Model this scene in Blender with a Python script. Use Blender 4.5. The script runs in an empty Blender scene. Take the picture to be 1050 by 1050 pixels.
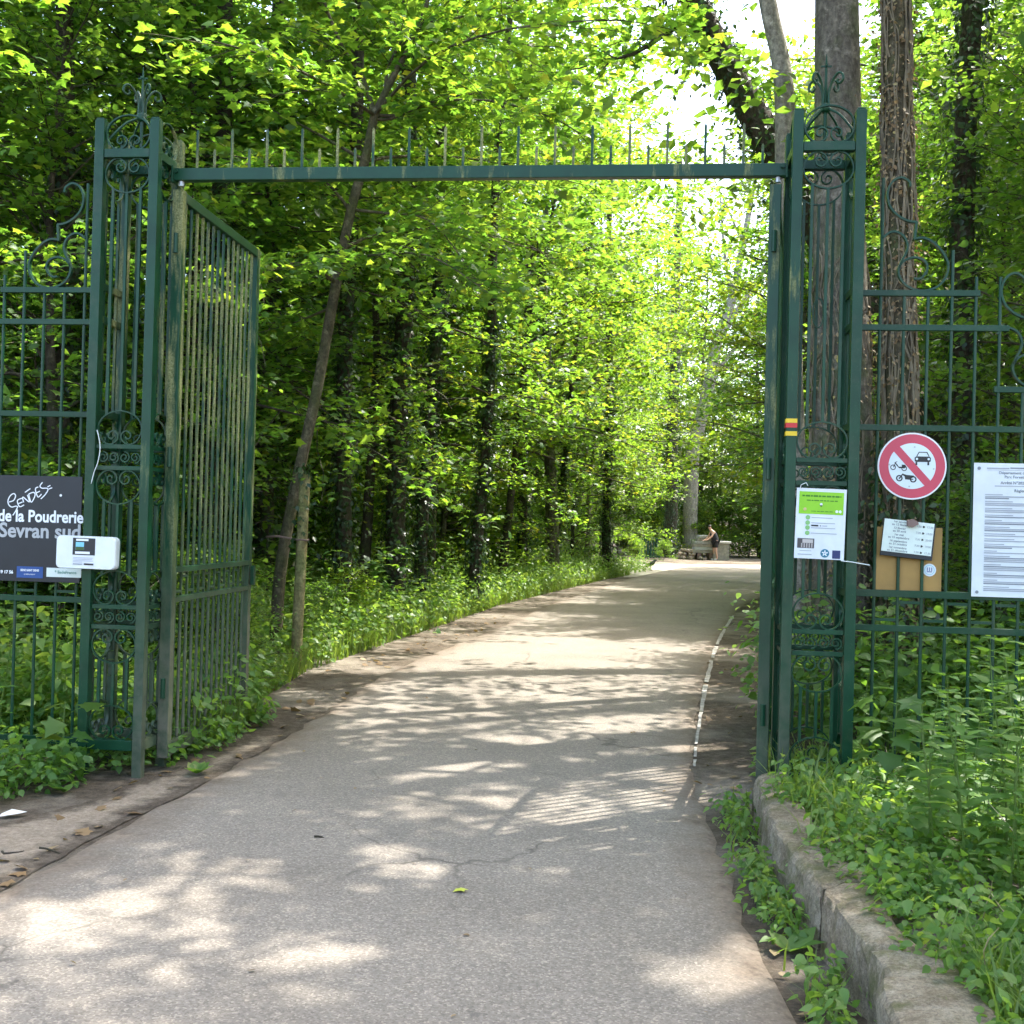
import bpy, bmesh, math, random
import numpy as np
from mathutils import Vector, Matrix
random.seed(7)
R = np.random.default_rng(11)
rad = math.radians
sc = bpy.context.scene
COL = sc.collection

# ------------------------------------------------------------------ camera
EYE = 1.55
FPX = 1200.0 / 1050.0            # focal length in picture widths
cam_d = bpy.data.cameras.new('camera')
cam = bpy.data.objects.new('camera', cam_d)
COL.objects.link(cam)
cam_d.sensor_width = 36
cam_d.lens = 36 * FPX
cam_d.clip_end = 2000
CM = Matrix.Rotation(rad(90) + math.atan(12 / 1200), 4, 'X') @ Matrix.Rotation(rad(1.5), 4, 'Z')
CM = Matrix.Translation((0, 0, EYE)) @ CM
cam.matrix_world = CM
sc.camera = cam
CR = CM.to_3x3()

def ray(px, py):
    return CR @ Vector(((px - 525) / 1200, -(py - 525) / 1200, -1))
def P(px, py, Y):                 # point of a sight line at distance Y
    d = ray(px, py)
    return Vector((0, 0, EYE)) + d * (Y / d.y)
def G(px, py, z=0.0):             # point of a sight line on level ground
    d = ray(px, py)
    return Vector((0, 0, EYE)) + d * ((z - EYE) / d.z)
def hit(px, py, p0, n):
    d = ray(px, py)
    o = Vector((0, 0, EYE))
    return o + d * ((p0 - o).dot(n) / d.dot(n))

# ------------------------------------------------------------------ materials
def new_mat(name):
    m = bpy.data.materials.new(name)
    m.use_nodes = True
    nt = m.node_tree
    nt.nodes.clear()
    out = nt.nodes.new('ShaderNodeOutputMaterial')
    return m, nt, out
def N(nt, typ, **kw):
    n = nt.nodes.new(typ)
    for k, v in kw.items():
        if k == 'inp':
            for a, b in v.items():
                n.inputs[a].default_value = b
        else:
            setattr(n, k, v)
    return n
def ramp(nt, fac, stops, interp='LINEAR'):
    r = nt.nodes.new('ShaderNodeValToRGB')
    r.color_ramp.interpolation = interp
    e = r.color_ramp.elements
    while len(e) < len(stops):
        e.new(0.5)
    for el, (p, c) in zip(e, stops):
        el.position = p
        el.color = (*c, 1) if len(c) == 3 else c
    nt.links.new(fac, r.inputs[0])
    return r.outputs[0]
def mixc(nt, fac, a, b, mode='MIX'):
    m = nt.nodes.new('ShaderNodeMix')
    m.data_type = 'RGBA'
    m.blend_type = mode
    for sock, val in ((m.inputs[0], fac), (m.inputs[6], a), (m.inputs[7], b)):
        if hasattr(val, 'is_linked') or isinstance(val, bpy.types.NodeSocket):
            nt.links.new(val, sock)
        elif isinstance(val, (int, float)):
            sock.default_value = val
        else:
            sock.default_value = (*val, 1)
    return m.outputs[2]
def noise(nt, scale, detail=4, rough=.55, vec=None, dist=0):
    n = N(nt, 'ShaderNodeTexNoise', inp={'Scale': scale, 'Detail': detail, 'Roughness': rough, 'Distortion': dist})
    if vec is not None:
        nt.links.new(vec, n.inputs['Vector'])
    return n.outputs['Fac']
def world_pos(nt):
    return N(nt, 'ShaderNodeNewGeometry').outputs['Position']

def plain(name, col, rough=.6, metal=0., spec=.5, var=0., vscale=8., bump=0., bscale=60.):
    m, nt, out = new_mat(name)
    b = N(nt, 'ShaderNodeBsdfPrincipled', inp={'Roughness': rough, 'Metallic': metal, 'Specular IOR Level': spec})
    nt.links.new(b.outputs[0], out.inputs[0])
    pos = world_pos(nt)
    if var:
        f = noise(nt, vscale, 5, .6, pos)
        lo = tuple(max(0, c * (1 - var)) for c in col)
        hi = tuple(min(1, c * (1 + var)) for c in col)
        nt.links.new(ramp(nt, f, [(.3, lo), (.7, hi)]), b.inputs['Base Color'])
    else:
        b.inputs['Base Color'].default_value = (*col, 1)
    if bump:
        bn = N(nt, 'ShaderNodeBump', inp={'Strength': bump, 'Distance': .01})
        nt.links.new(noise(nt, bscale, 4, .6, pos), bn.inputs['Height'])
        nt.links.new(bn.outputs[0], b.inputs['Normal'])
    return m

def leaf_mat(name, stops, tstops, tfac=.45, rough=.46, spec=.42, objvar=.35):
    m, nt, out = new_mat(name)
    geo = N(nt, 'ShaderNodeNewGeometry')
    oi = N(nt, 'ShaderNodeObjectInfo')
    ma = N(nt, 'ShaderNodeMath', operation='MULTIPLY_ADD', inp={1: 1 - objvar, 2: 0})
    mo = N(nt, 'ShaderNodeMath', operation='MULTIPLY', inp={1: objvar})
    nt.links.new(geo.outputs['Random Per Island'], ma.inputs[0])
    nt.links.new(oi.outputs['Random'], mo.inputs[0])
    nt.links.new(mo.outputs[0], ma.inputs[2])
    d = ramp(nt, ma.outputs[0], stops)
    t = ramp(nt, ma.outputs[0], tstops)
    b = N(nt, 'ShaderNodeBsdfPrincipled', inp={'Roughness': rough, 'Specular IOR Level': spec})
    nt.links.new(d, b.inputs['Base Color'])
    tr = N(nt, 'ShaderNodeBsdfTranslucent')
    nt.links.new(t, tr.inputs['Color'])
    mx = N(nt, 'ShaderNodeMixShader', inp={0: tfac})
    nt.links.new(b.outputs[0], mx.inputs[1])
    nt.links.new(tr.outputs[0], mx.inputs[2])
    nt.links.new(mx.outputs[0], out.inputs[0])
    return m

M = {}
M['maple'] = leaf_mat('maple_leaf', [(0, (.030, .085, .028)), (.45, (.048, .12, .03)), (.85, (.085, .16, .03)), (1, (.22, .2, .02))],
                      [(0, (.12, .31, .03)), (.45, (.22, .44, .035)), (.85, (.38, .56, .04)), (1, (.65, .55, .05))], .52)
M['beech'] = leaf_mat('broad_leaf', [(0, (.03, .075, .018)), (.6, (.055, .115, .022)), (1, (.10, .15, .03))],
                      [(0, (.13, .30, .03)), (.6, (.26, .45, .04)), (1, (.46, .58, .06))], .5)
M['lime'] = leaf_mat('sunny_leaf', [(0, (.06, .12, .015)), (.6, (.10, .16, .018)), (1, (.20, .20, .02))],
                     [(0, (.20, .42, .03)), (.6, (.34, .54, .035)), (1, (.60, .62, .05))], .55)
M['ivy'] = leaf_mat('ivy_leaf', [(0, (.012, .035, .012)), (.7, (.025, .06, .018)), (1, (.06, .10, .03))],
                    [(0, (.04, .10, .01)), (1, (.12, .22, .02))], .22, .35, .5)
M['herb'] = leaf_mat('herb_leaf', [(0, (.045, .11, .025)), (.5, (.085, .18, .038)), (.9, (.16, .25, .07)), (1, (.27, .26, .10))],
                     [(0, (.20, .42, .035)), (.6, (.34, .56, .06)), (1, (.54, .64, .10))], .42, .46, .42)
M['herb_pale'] = leaf_mat('pale_herb_leaf', [(0, (.09, .17, .05)), (.6, (.15, .24, .08)), (1, (.27, .31, .14))], [(0, (.22, .42, .06)), (1, (.45, .58, .12))], .4, .5, .4)
M['grass'] = leaf_mat('grass_blade', [(0, (.06, .12, .025)), (1, (.14, .20, .05))], [(0, (.2, .4, .03)), (1, (.4, .5, .06))], .4)
M['dry'] = leaf_mat('dry_leaf', [(0, (.10, .06, .03)), (.5, (.22, .14, .07)), (.8, (.33, .25, .14)), (1, (.42, .34, .08))],
                    [(0, (.1, .06, .02)), (1, (.4, .3, .08))], .2, .6, .3)

def bark(name, lo, hi, moss=None, scale=1.):
    m, nt, out = new_mat(name)
    b = N(nt, 'ShaderNodeBsdfPrincipled', inp={'Roughness': .85, 'Specular IOR Level': .25})
    nt.links.new(b.outputs[0], out.inputs[0])
    tc = N(nt, 'ShaderNodeTexCoord')
    mp = N(nt, 'ShaderNodeMapping')
    mp.inputs['Scale'].default_value = (15 * scale, 15 * scale, 4.5 * scale)
    nt.links.new(tc.outputs['Object'], mp.inputs[0])
    f = noise(nt, 1., 7, .65, mp.outputs[0], .6)
    c = ramp(nt, f, [(.28, lo), (.52, tuple((a + b_) / 2 for a, b_ in zip(lo, hi))), (.75, hi)])
    if moss:
        f2 = noise(nt, 2.1, 5, .6, tc.outputs['Object'])
        c = mixc(nt, ramp(nt, f2, [(.48, (0, 0, 0)), (.62, (.8, .8, .8))]), c, moss)
    li = ramp(nt, noise(nt, 9, 6, .7, tc.outputs['Object']), [(.55, (0, 0, 0)), (.66, (.55, .55, .55))])
    c = mixc(nt, li, c, tuple(min(1, q * 1.5 + .02) for q in hi))
    dk = ramp(nt, noise(nt, 24, 6, .75, tc.outputs['Object']), [(.32, (.45, .45, .45)), (.6, (1.15, 1.15, 1.15))])
    c = mixc(nt, 1., c, dk, 'MULTIPLY')
    nt.links.new(c, b.inputs['Base Color'])
    bn = N(nt, 'ShaderNodeBump', inp={'Strength': 1., 'Distance': .03})
    nt.links.new(f, bn.inputs['Height'])
    nt.links.new(bn.outputs[0], b.inputs['Normal'])
    return m
M['bark'] = bark('grey_bark', (.06, .05, .038), (.24, .21, .165), (.10, .12, .05))
M['bark_dark'] = bark('dark_bark', (.025, .02, .015), (.10, .08, .055), (.05, .06, .025))
M['bark_brown'] = bark('brown_bark', (.040, .034, .020), (.165, .138, .085), (.075, .085, .03))
M['stem'] = plain('dead_ivy_stem', (.17, .138, .09), .8, var=.5, vscale=7)
M['bark_pale'] = bark('pale_bark', (.16, .14, .11), (.42, .38, .31))

def gate_paint(name, algae, wear=0.):
    m, nt, out = new_mat(name)
    b = N(nt, 'ShaderNodeBsdfPrincipled', inp={'Roughness': .34, 'Specular IOR Level': .3})
    nt.links.new(b.outputs[0], out.inputs[0])
    pos = world_pos(nt)
    green = ramp(nt, noise(nt, 5, 4, .6, pos), [(.3, (.003, .036, .016)), (.7, (.006, .054, .024))])
    c = green
    r = None
    if algae > 0:
        mp = N(nt, 'ShaderNodeMapping')
        mp.inputs['Scale'].default_value = (6, 6, .9)
        nt.links.new(pos, mp.inputs[0])
        f = noise(nt, 1.6, 6, .68, mp.outputs[0])
        sp = noise(nt, 90, 3, .7, pos)
        a = ramp(nt, f, [(.62 - algae * .3, (0, 0, 0)), (.75 - algae * .3, (.95, .95, .95))])
        z_ = N(nt, 'ShaderNodeSeparateXYZ'); nt.links.new(pos, z_.inputs[0])
        zr = N(nt, 'ShaderNodeMapRange', inp={'From Min': 1.1, 'From Max': 2.1, 'To Min': .12, 'To Max': 1.})
        nt.links.new(z_.outputs['Z'], zr.inputs[0])
        am = N(nt, 'ShaderNodeMath', operation='MULTIPLY'); nt.links.new(a, am.inputs[0]); nt.links.new(zr.outputs[0], am.inputs[1])
        a = am.outputs[0]
        ac = ramp(nt, sp, [(.35, (.12, .13, .04)), (.55, (.25, .26, .11)), (.75, (.38, .37, .21))])
        # worn, drier low down and greener high up: real growth on this leaf
        c = mixc(nt, a, green, ac)
        r = ramp(nt, a, [(0, (.33, .33, .33)), (1, (.8, .8, .8))])
        nt.links.new(r, b.inputs['Roughness'])
    else:
        sp = noise(nt, 160, 2, .6, pos)
        c = mixc(nt, ramp(nt, sp, [(.66, (0, 0, 0)), (.74, (.5, .5, .5))]), green, (.12, .13, .09))
        c = mixc(nt, ramp(nt, noise(nt, 13, 7, .8, pos), [(.66, (0, 0, 0)), (.71, (.75, .75, .75))]), c, (.085, .045, .022))
        c = mixc(nt, ramp(nt, noise(nt, 3.5, 5, .7, pos), [(.5, (0, 0, 0)), (.75, (.35, .35, .35))]), c, (.10, .11, .075))
    if wear:
        zz = N(nt, 'ShaderNodeSeparateXYZ')
        nt.links.new(pos, zz.inputs[0])
        w = N(nt, 'ShaderNodeMapRange', inp={'From Min': 1.35, 'From Max': .2, 'To Min': 0, 'To Max': wear})
        nt.links.new(zz.outputs['Z'], w.inputs[0])
        wn = N(nt, 'ShaderNodeMath', operation='MULTIPLY')
        nt.links.new(w.outputs[0], wn.inputs[0])
        nt.links.new(ramp(nt, noise(nt, 14, 5, .65, pos), [(.3, (.3, .3, .3)), (.6, (1, 1, 1))]), wn.inputs[1])
        c = mixc(nt, wn.outputs[0], c, (.17, .15, .115))
    nt.links.new(c, b.inputs['Base Color'])
    bn = N(nt, 'ShaderNodeBump', inp={'Strength': .12, 'Distance': .004})
    nt.links.new(noise(nt, 45, 3, .6, pos), bn.inputs['Height'])
    nt.links.new(bn.outputs[0], b.inputs['Normal'])
    return m
M['paint'] = gate_paint('green_gate_paint', 0)
M['paint_foot'] = gate_paint('green_gate_paint_worn', .16, .5)
M['paint_algae'] = gate_paint('green_paint_with_algae', .62, .75)
M['paint_some'] = gate_paint('green_paint_some_algae', .36, .4)

M['white'] = plain('white_plastic', (.72, .76, .76), .35, var=.05, vscale=12)
M['paper'] = plain('white_paper', (.70, .73, .76), .5, var=.09, vscale=7)
M['paper_mint'] = plain('pale_green_paper', (.70, .78, .72), .5, var=.05, vscale=25)
M['ink'] = plain('black_ink', (.02, .02, .022), .5)
M['ink_grey'] = plain('grey_print', (.22, .24, .27), .6)
M['ink_mid'] = plain('mid_grey_print', (.36, .38, .42), .6)
M['board_dark'] = plain('anthracite_board', (.0075, .011, .016), .42, var=.25, vscale=5)
M['txt_white'] = plain('white_lettering', (.80, .82, .84), .5)
M['txt_grey'] = plain('grey_lettering', (.42, .43, .43), .5)
M['blue'] = plain('blue_print', (.015, .07, .25), .5)
M['navy'] = plain('navy_print', (.02, .03, .12), .5)
M['teal'] = plain('teal_print', (.01, .16, .25), .5)
M['sky_blue'] = plain('light_blue_print', (.2, .55, .68), .5)
M['leaf_print'] = plain('lime_green_print', (.26, .58, .02), .5, var=.08)
M['dot_green'] = plain('soft_green_print', (.22, .48, .16), .5)
M['red'] = plain('faded_red_film', (.56, .055, .095), .4, var=.06, vscale=9)
M['sign_white'] = plain('sign_white_film', (.66, .74, .78), .4, var=.05)
M['ply'] = plain('brown_plywood', (.38, .22, .06), .6, var=.12, vscale=9)
M['yellow'] = plain('yellow_paint', (.75, .50, .02), .5)
M['mark_red'] = plain('red_paint', (.55, .03, .03), .5)
M['steel'] = plain('galvanised_steel', (.45, .46, .46), .4, metal=.7, var=.1)
M['rust'] = plain('old_rubber', (.20, .13, .11), .7, var=.2)
M['stake'] = bark('stake_wood', (.16, .13, .05), (.36, .31, .15), (.13, .17, .05), .8)
M['skin'] = plain('skin', (.48, .28, .2), .5)
M['cloth_black'] = plain('black_cloth', (.012, .012, .016), .8)
M['hair'] = plain('dark_hair', (.02, .015, .012), .6)
M['shoe'] = plain('pale_shoe', (.5, .48, .45), .6)
M['log'] = bark('cut_wood', (.22, .16, .11), (.55, .46, .36))
M['slab'] = plain('pale_grey_board', (.34, .35, .33), .7, var=.3, vscale=6)
M['conc'] = plain('weathered_concrete', (.26, .24, .20), .85, var=.3, vscale=7, bump=.4, bscale=40)
M['conc_pale'] = plain('pale_coping', (.56, .54, .48), .8, var=.12, vscale=9)
M['feather'] = plain('dark_feather', (.05, .05, .055), .6)
M['litter'] = plain('white_litter', (.7, .7, .68), .6)

def road_mat():
    m, nt, out = new_mat('worn_asphalt')
    b = N(nt, 'ShaderNodeBsdfPrincipled', inp={'Roughness': .86, 'Specular IOR Level': .3})
    nt.links.new(b.outputs[0], out.inputs[0])
    pos = world_pos(nt)
    big = noise(nt, .9, 5, .6, pos)
    base = ramp(nt, big, [(.3, (.182, .158, .134)), (.55, (.217, .190, .163)), (.75, (.248, .216, .182))])
    vo = N(nt, 'ShaderNodeTexVoronoi', inp={'Scale': 130.})
    nt.links.new(pos, vo.inputs['Vector'])
    sep = N(nt, 'ShaderNodeSeparateColor')
    nt.links.new(vo.outputs['Color'], sep.inputs[0])
    spk = ramp(nt, sep.outputs[0], [(0, (.70, .69, .68)), (.45, (.94, .94, .93)), (.8, (1.06, 1.055, 1.04)), (.97, (1.5, 1.48, 1.42))])
    base = mixc(nt, 1., base, spk, 'MULTIPLY')
    fine = ramp(nt, noise(nt, 38, 4, .75, pos), [(.3, (.84, .835, .83)), (.7, (1.14, 1.135, 1.12))])
    base = mixc(nt, 1., base, fine, 'MULTIPLY')
    # cracks
    vc = N(nt, 'ShaderNodeTexVoronoi', feature='DISTANCE_TO_EDGE', inp={'Scale': .55})
    nv = N(nt, 'ShaderNodeTexNoise', inp={'Scale': 2.4, 'Detail': 5})
    nt.links.new(pos, nv.inputs['Vector'])
    vm = N(nt, 'ShaderNodeVectorMath', operation='MULTIPLY_ADD')
    nt.links.new(nv.outputs['Color'], vm.inputs[0])
    vm.inputs[1].default_value = (.5, .5, .5)
    nt.links.new(pos, vm.inputs[2])
    nt.links.new(vm.outputs[0], vc.inputs['Vector'])
    ck = ramp(nt, vc.outputs['Distance'], [(0, (1, 1, 1)), (.010, (0, 0, 0))])
    ckm = N(nt, 'ShaderNodeMath', operation='MULTIPLY')
    nt.links.new(ck, ckm.inputs[0])
    nt.links.new(ramp(nt, noise(nt, .7, 3, .5, pos), [(.46, (0, 0, 0)), (.6, (.8, .8, .8))]), ckm.inputs[1])
    base = mixc(nt, ckm.outputs[0], base, (.07, .06, .05))
    # soil and dust carried onto the edges
    at = N(nt, 'ShaderNodeAttribute', attribute_name='edge')
    ed = N(nt, 'ShaderNodeMath', operation='ADD')
    nt.links.new(at.outputs['Fac'], ed.inputs[0])
    ns = N(nt, 'ShaderNodeMath', operation='MULTIPLY', inp={1: .55})
    nt.links.new(noise(nt, 3.2, 6, .7, pos), ns.inputs[0])
    nt.links.new(ns.outputs[0], ed.inputs[1])
    dirt = ramp(nt, ed.outputs[0], [(.28, (1, 1, 1)), (.36, (.55, .55, .55)), (.56, (0, 0, 0))])
    base = mixc(nt, dirt, base, ramp(nt, noise(nt, 30, 5, .7, pos), [(.3, (.085, .062, .045)), (.7, (.21, .165, .125))]))
    # dark twigs and stains
    st = ramp(nt, noise(nt, 4.3, 3, .5, pos), [(.70, (0, 0, 0)), (.76, (.5, .5, .5))])
    base = mixc(nt, st, base, (.10, .09, .08))
    nt.links.new(base, b.inputs['Base Color'])
    bn = N(nt, 'ShaderNodeBump', inp={'Strength': .35, 'Distance': .004})
    nt.links.new(sep.outputs[1], bn.inputs['Height'])
    nt.links.new(bn.outputs[0], b.inputs['Normal'])
    return m
M['road'] = road_mat()

def soil_mat(name, a, b_, c, pale):
    m, nt, out = new_mat(name)
    b = N(nt, 'ShaderNodeBsdfPrincipled', inp={'Roughness': .95, 'Specular IOR Level': .15})
    nt.links.new(b.outputs[0], out.inputs[0])
    pos = world_pos(nt)
    f = noise(nt, 11, 8, .72, pos)
    col = ramp(nt, f, [(.3, a), (.5, b_), (.7, c)])
    big = ramp(nt, noise(nt, .8, 5, .65, pos), [(.45, (0, 0, 0)), (.62, (.85, .85, .85))])
    col = mixc(nt, big, col, pale)
    fine = ramp(nt, noise(nt, 70, 5, .8, pos), [(.3, (.55, .55, .55)), (.7, (1.4, 1.38, 1.33))])
    col = mixc(nt, 1., col, fine, 'MULTIPLY')
    nt.links.new(col, b.inputs['Base Color'])
    bn = N(nt, 'ShaderNodeBump', inp={'Strength': .8, 'Distance': .02})
    nt.links.new(noise(nt, 28, 7, .75, pos), bn.inputs['Height'])
    nt.links.new(bn.outputs[0], b.inputs['Normal'])
    return m
M['soil'] = soil_mat('bare_soil', (.042, .033, .025), (.092, .073, .056), (.155, .128, .100), (.24, .21, .175))
M['gravel'] = soil_mat('pale_gravel', (.27, .25, .21), (.36, .33, .29), (.46, .43, .38), (.44, .42, .37))

def line_mat():
    m, nt, out = new_mat('worn_white_paint')
    b = N(nt, 'ShaderNodeBsdfPrincipled', inp={'Roughness': .8})
    nt.links.new(b.outputs[0], out.inputs[0])
    pos = world_pos(nt)
    f = noise(nt, 16, 7, .8, pos)
    nt.links.new(ramp(nt, f, [(.40, (.21, .19, .165)), (.52, (.32, .30, .275)), (.66, (.47, .45, .42))]), b.inputs['Base Color'])
    return m
M['line'] = line_mat()

def stone_mat():
    m, nt, out = new_mat('mossy_kerb_stone')
    b = N(nt, 'ShaderNodeBsdfPrincipled', inp={'Roughness': .92, 'Specular IOR Level': .2})
    nt.links.new(b.outputs[0], out.inputs[0])
    pos = world_pos(nt)
    geo = N(nt, 'ShaderNodeNewGeometry')
    c = ramp(nt, noise(nt, 6, 8, .7, pos), [(.28, (.13, .10, .068)), (.5, (.275, .228, .165)), (.72, (.43, .375, .295))])
    fine = ramp(nt, noise(nt, 75, 6, .85, pos), [(.32, (.42, .42, .42)), (.68, (1.5, 1.48, 1.45))])
    c = mixc(nt, 1., c, fine, 'MULTIPLY')
    mo = ramp(nt, noise(nt, 5.5, 7, .7, pos), [(.50, (0, 0, 0)), (.66, (.8, .8, .8))])
    c = mixc(nt, mo, c, (.10, .105, .035))
    nt.links.new(c, b.inputs['Base Color'])
    bn = N(nt, 'ShaderNodeBump', inp={'Strength': 1., 'Distance': .03})
    nt.links.new(noise(nt, 14, 9, .74, pos), bn.inputs['Height'])
    nt.links.new(bn.outputs[0], b.inputs['Normal'])
    return m
M['stone'] = stone_mat()

# ------------------------------------------------------------------ mesh helpers
class MB:
    def __init__(s):
        s.v = []; s.f = []; s.m = []
    def add(s, verts, faces, mi=0):
        o = len(s.v)
        s.v += [tuple(v) for v in verts]
        s.f += [tuple(i + o for i in f) for f in faces]
        s.m += [mi] * len(faces)
    def box(s, c, d, rot=None, mi=0, bev=0.):
        x, y, z = (q / 2 for q in d)
        if bev:
            bm = bmesh.new()
            bmesh.ops.create_cube(bm, size=1)
            bmesh.ops.scale(bm, vec=d, verts=bm.verts)
            bmesh.ops.bevel(bm, geom=bm.edges[:], offset=bev, segments=2, affect='EDGES', profile=.5)
            vs = [v.co.copy() for v in bm.verts]
            bm.verts.index_update()
            fs = [[v.index for v in f.verts] for f in bm.faces]
            bm.free()
        else:
            vs = [Vector(p) for p in ((-x, -y, -z), (x, -y, -z), (x, y, -z), (-x, y, -z), (-x, -y, z), (x, -y, z), (x, y, z), (-x, y, z))]
            fs = [(0, 3, 2, 1), (4, 5, 6, 7), (0, 1, 5, 4), (1, 2, 6, 5), (2, 3, 7, 6), (3, 0, 4, 7)]
        if rot is not None:
            vs = [rot @ v for v in vs]
        c = Vector(c)
        s.add([v + c for v in vs], fs, mi)
    def tube(s, pts, r, n=8, mi=0, cap=True):
        pts = [Vector(p) for p in pts]
        k = len(pts)
        rr = r if hasattr(r, '__len__') else [r] * k
        vs = []
        t0 = (pts[1] - pts[0]).normalized()
        a = t0.orthogonal().normalized()
        for i in range(k):
            t = (pts[min(i + 1, k - 1)] - pts[max(i - 1, 0)]).normalized()
            a = (a - t * a.dot(t)).normalized()
            b = t.cross(a)
            for j in range(n):
                th = 2 * math.pi * j / n
                vs.append(pts[i] + (a * math.cos(th) + b * math.sin(th)) * rr[i])
        fs = []
        for i in range(k - 1):
            for j in range(n):
                j2 = (j + 1) % n
                fs.append((i * n + j, i * n + j2, (i + 1) * n + j2, (i + 1) * n + j))
        if cap:
            fs.append(tuple(range(n - 1, -1, -1)))
            fs.append(tuple((k - 1) * n + j for j in range(n)))
        s.add(vs, fs, mi)
    def ribbon(s, pts, t, w, y0=0., closed=False, mi=0):
        """flat iron bar bent along pts=(x,z); t thickness in the plane, w width across it"""
        q = [Vector((p[0], p[1])) for p in pts]
        k = len(q)
        vs = []
        for i in range(k):
            a = q[(i - 1) % k] if closed else q[max(i - 1, 0)]
            b = q[(i + 1) % k] if closed else q[min(i + 1, k - 1)]
            d = (b - a)
            d = d.normalized() if d.length > 1e-9 else Vector((1, 0))
            n = Vector((-d.y, d.x)) * t / 2
            for (sx, yy) in ((1, -w / 2), (1, w / 2), (-1, w / 2), (-1, -w / 2)):
                p = q[i] + n * sx
                vs.append((p.x, y0 + yy, p.y))
        fs = []
        for i in range(k if closed else k - 1):
            i2 = (i + 1) % k
            for j in range(4):
                j2 = (j + 1) % 4
                fs.append((i * 4 + j, i2 * 4 + j, i2 * 4 + j2, i * 4 + j2))
        if not closed:
            fs += [(0, 1, 2, 3), ((k - 1) * 4 + 3, (k - 1) * 4 + 2, (k - 1) * 4 + 1, (k - 1) * 4)]
        s.add(vs, fs, mi)
    def prism(s, poly, y0, y1, mi=0):
        """outline poly=(x,z) with thickness from y0 (front) to y1"""
        k = len(poly)
        vs = [(p[0], y0, p[1]) for p in poly] + [(p[0], y1, p[1]) for p in poly]
        fs = [tuple(range(k)), tuple(range(2 * k - 1, k - 1, -1))]
        fs += [(i, i + k, (i + 1) % k + k, (i + 1) % k) for i in range(k)]
        s.add(vs, fs, mi)
    def build(s, name, mats, parent=None, smooth=False, loc=None, rz=0.):
        me = bpy.data.meshes.new(name)
        me.from_pydata(s.v, [], s.f)
        if not isinstance(mats, (list, tuple)):
            mats = [mats]
        for m in mats:
            me.materials.append(m)
        if len(mats) > 1:
            me.polygons.foreach_set('material_index', s.m)
        if smooth:
            me.polygons.foreach_set('use_smooth', [True] * len(s.f))
        me.update()
        return link(name, me, parent, loc, rz)

def link(name, data, parent=None, loc=None, rz=0.):
    o = bpy.data.objects.new(name, data)
    COL.objects.link(o)
    if parent is not None:
        o.parent = parent
    if loc is not None:
        o.location = loc
    if rz:
        o.rotation_euler = (0, 0, rz)
    return o
def tag(o, label, cat, group=None, kind=None):
    if label: o['label'] = label
    if cat: o['category'] = cat
    if group: o['group'] = group
    if kind: o['kind'] = kind
    return o
def thing(name, label, cat, loc=(0, 0, 0), rz=0., group=None):
    o = link(name, None, None, loc, rz)
    o.empty_display_size = .1
    return tag(o, label, cat, group)
def struct(o):
    o['kind'] = 'structure'
    return o

def circle(r, n=48, cx=0, cz=0):
    return [(cx + r * math.cos(2 * math.pi * i / n), cz + r * math.sin(2 * math.pi * i / n)) for i in range(n)]
def spline(pts, sub=6):
    p = [Vector(q) for q in pts]
    out = []
    for i in range(len(p) - 1):
        a = p[max(i - 1, 0)]; b = p[i]; c = p[i + 1]; d = p[min(i + 2, len(p) - 1)]
        for j in range(sub):
            t = j / sub
            out.append(.5 * ((2 * b) + (c - a) * t + (2 * a - 5 * b + 4 * c - d) * t * t + (3 * b - a - 3 * c + d) * t ** 3))
    out.append(p[-1])
    return out

def text(body, size, parent, x, z, y, mat, align='LEFT', bold=0., sx=1., name='lettering'):
    cu = bpy.data.curves.new('lettering', 'FONT')
    cu.body = body
    cu.size = size
    cu.align_x = align
    cu.offset = bold
    cu.extrude = .0004
    cu.resolution_u = 3
    t = bpy.data.objects.new('tmp_text', cu)
    COL.objects.link(t)
    bpy.context.view_layer.update()
    me = bpy.data.meshes.new_from_object(t.evaluated_get(bpy.context.evaluated_depsgraph_get()))
    bpy.data.objects.remove(t)
    bpy.data.curves.remove(cu)
    me.materials.clear()
    me.materials.append(mat)
    me.name = name
    o = link(name, me, parent, (x, y, z))
    o.rotation_euler = (rad(90), 0, 0)
    o.scale = (sx, 1, 1)
    return o

# ------------------------------------------------------------------ foliage helpers
MAPLE = np.array([(0, 0, 0), (.16, .02, .0), (.50, -.03, -.03), (.36, .22, -.02), (.62, .42, -.07), (.34, .50, -.02), (.20, .66, -.02), (.0, 1.0, -.10),
                  (-.20, .66, -.02), (-.34, .50, -.02), (-.62, .42, -.07), (-.36, .22, -.02), (-.50, -.03, -.03), (-.16, .02, 0), (0, .38, .05)], float)
MAPLE_F = [(14, i, i + 1) for i in range(0, 13)] + [(14, 13, 0)]
OVAL = np.array([(0, 0, 0), (.27, .22, .04), (.30, .55, .03), (0, 1.0, -.08), (-.30, .55, .03), (-.27, .22, .04), (0, .5, -.02)], float)
OVAL_F = [(0, 1, 2, 6), (6, 2, 3), (6, 3, 4), (0, 6, 4, 5)]
OVAL2 = np.array([(0, 0, 0), (.32, .4, .05), (0, 1.0, -.06), (-.32, .4, .05)], float)
OVAL2_F = [(0, 1, 2), (0, 2, 3)]
NETTLE = np.array([(0, 0, 0), (.24, .12, .03), (.30, .32, .02), (.20, .62, -.04), (0, 1.0, -.22), (-.20, .62, -.04), (-.30, .32, .02), (-.24, .12, .03), (0, .35, -.02)], float)
NETTLE_F = [(0, 1, 8), (1, 2, 8), (2, 3, 8), (3, 4, 8), (4, 5, 8), (5, 6, 8), (6, 7, 8), (7, 0, 8)]
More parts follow.
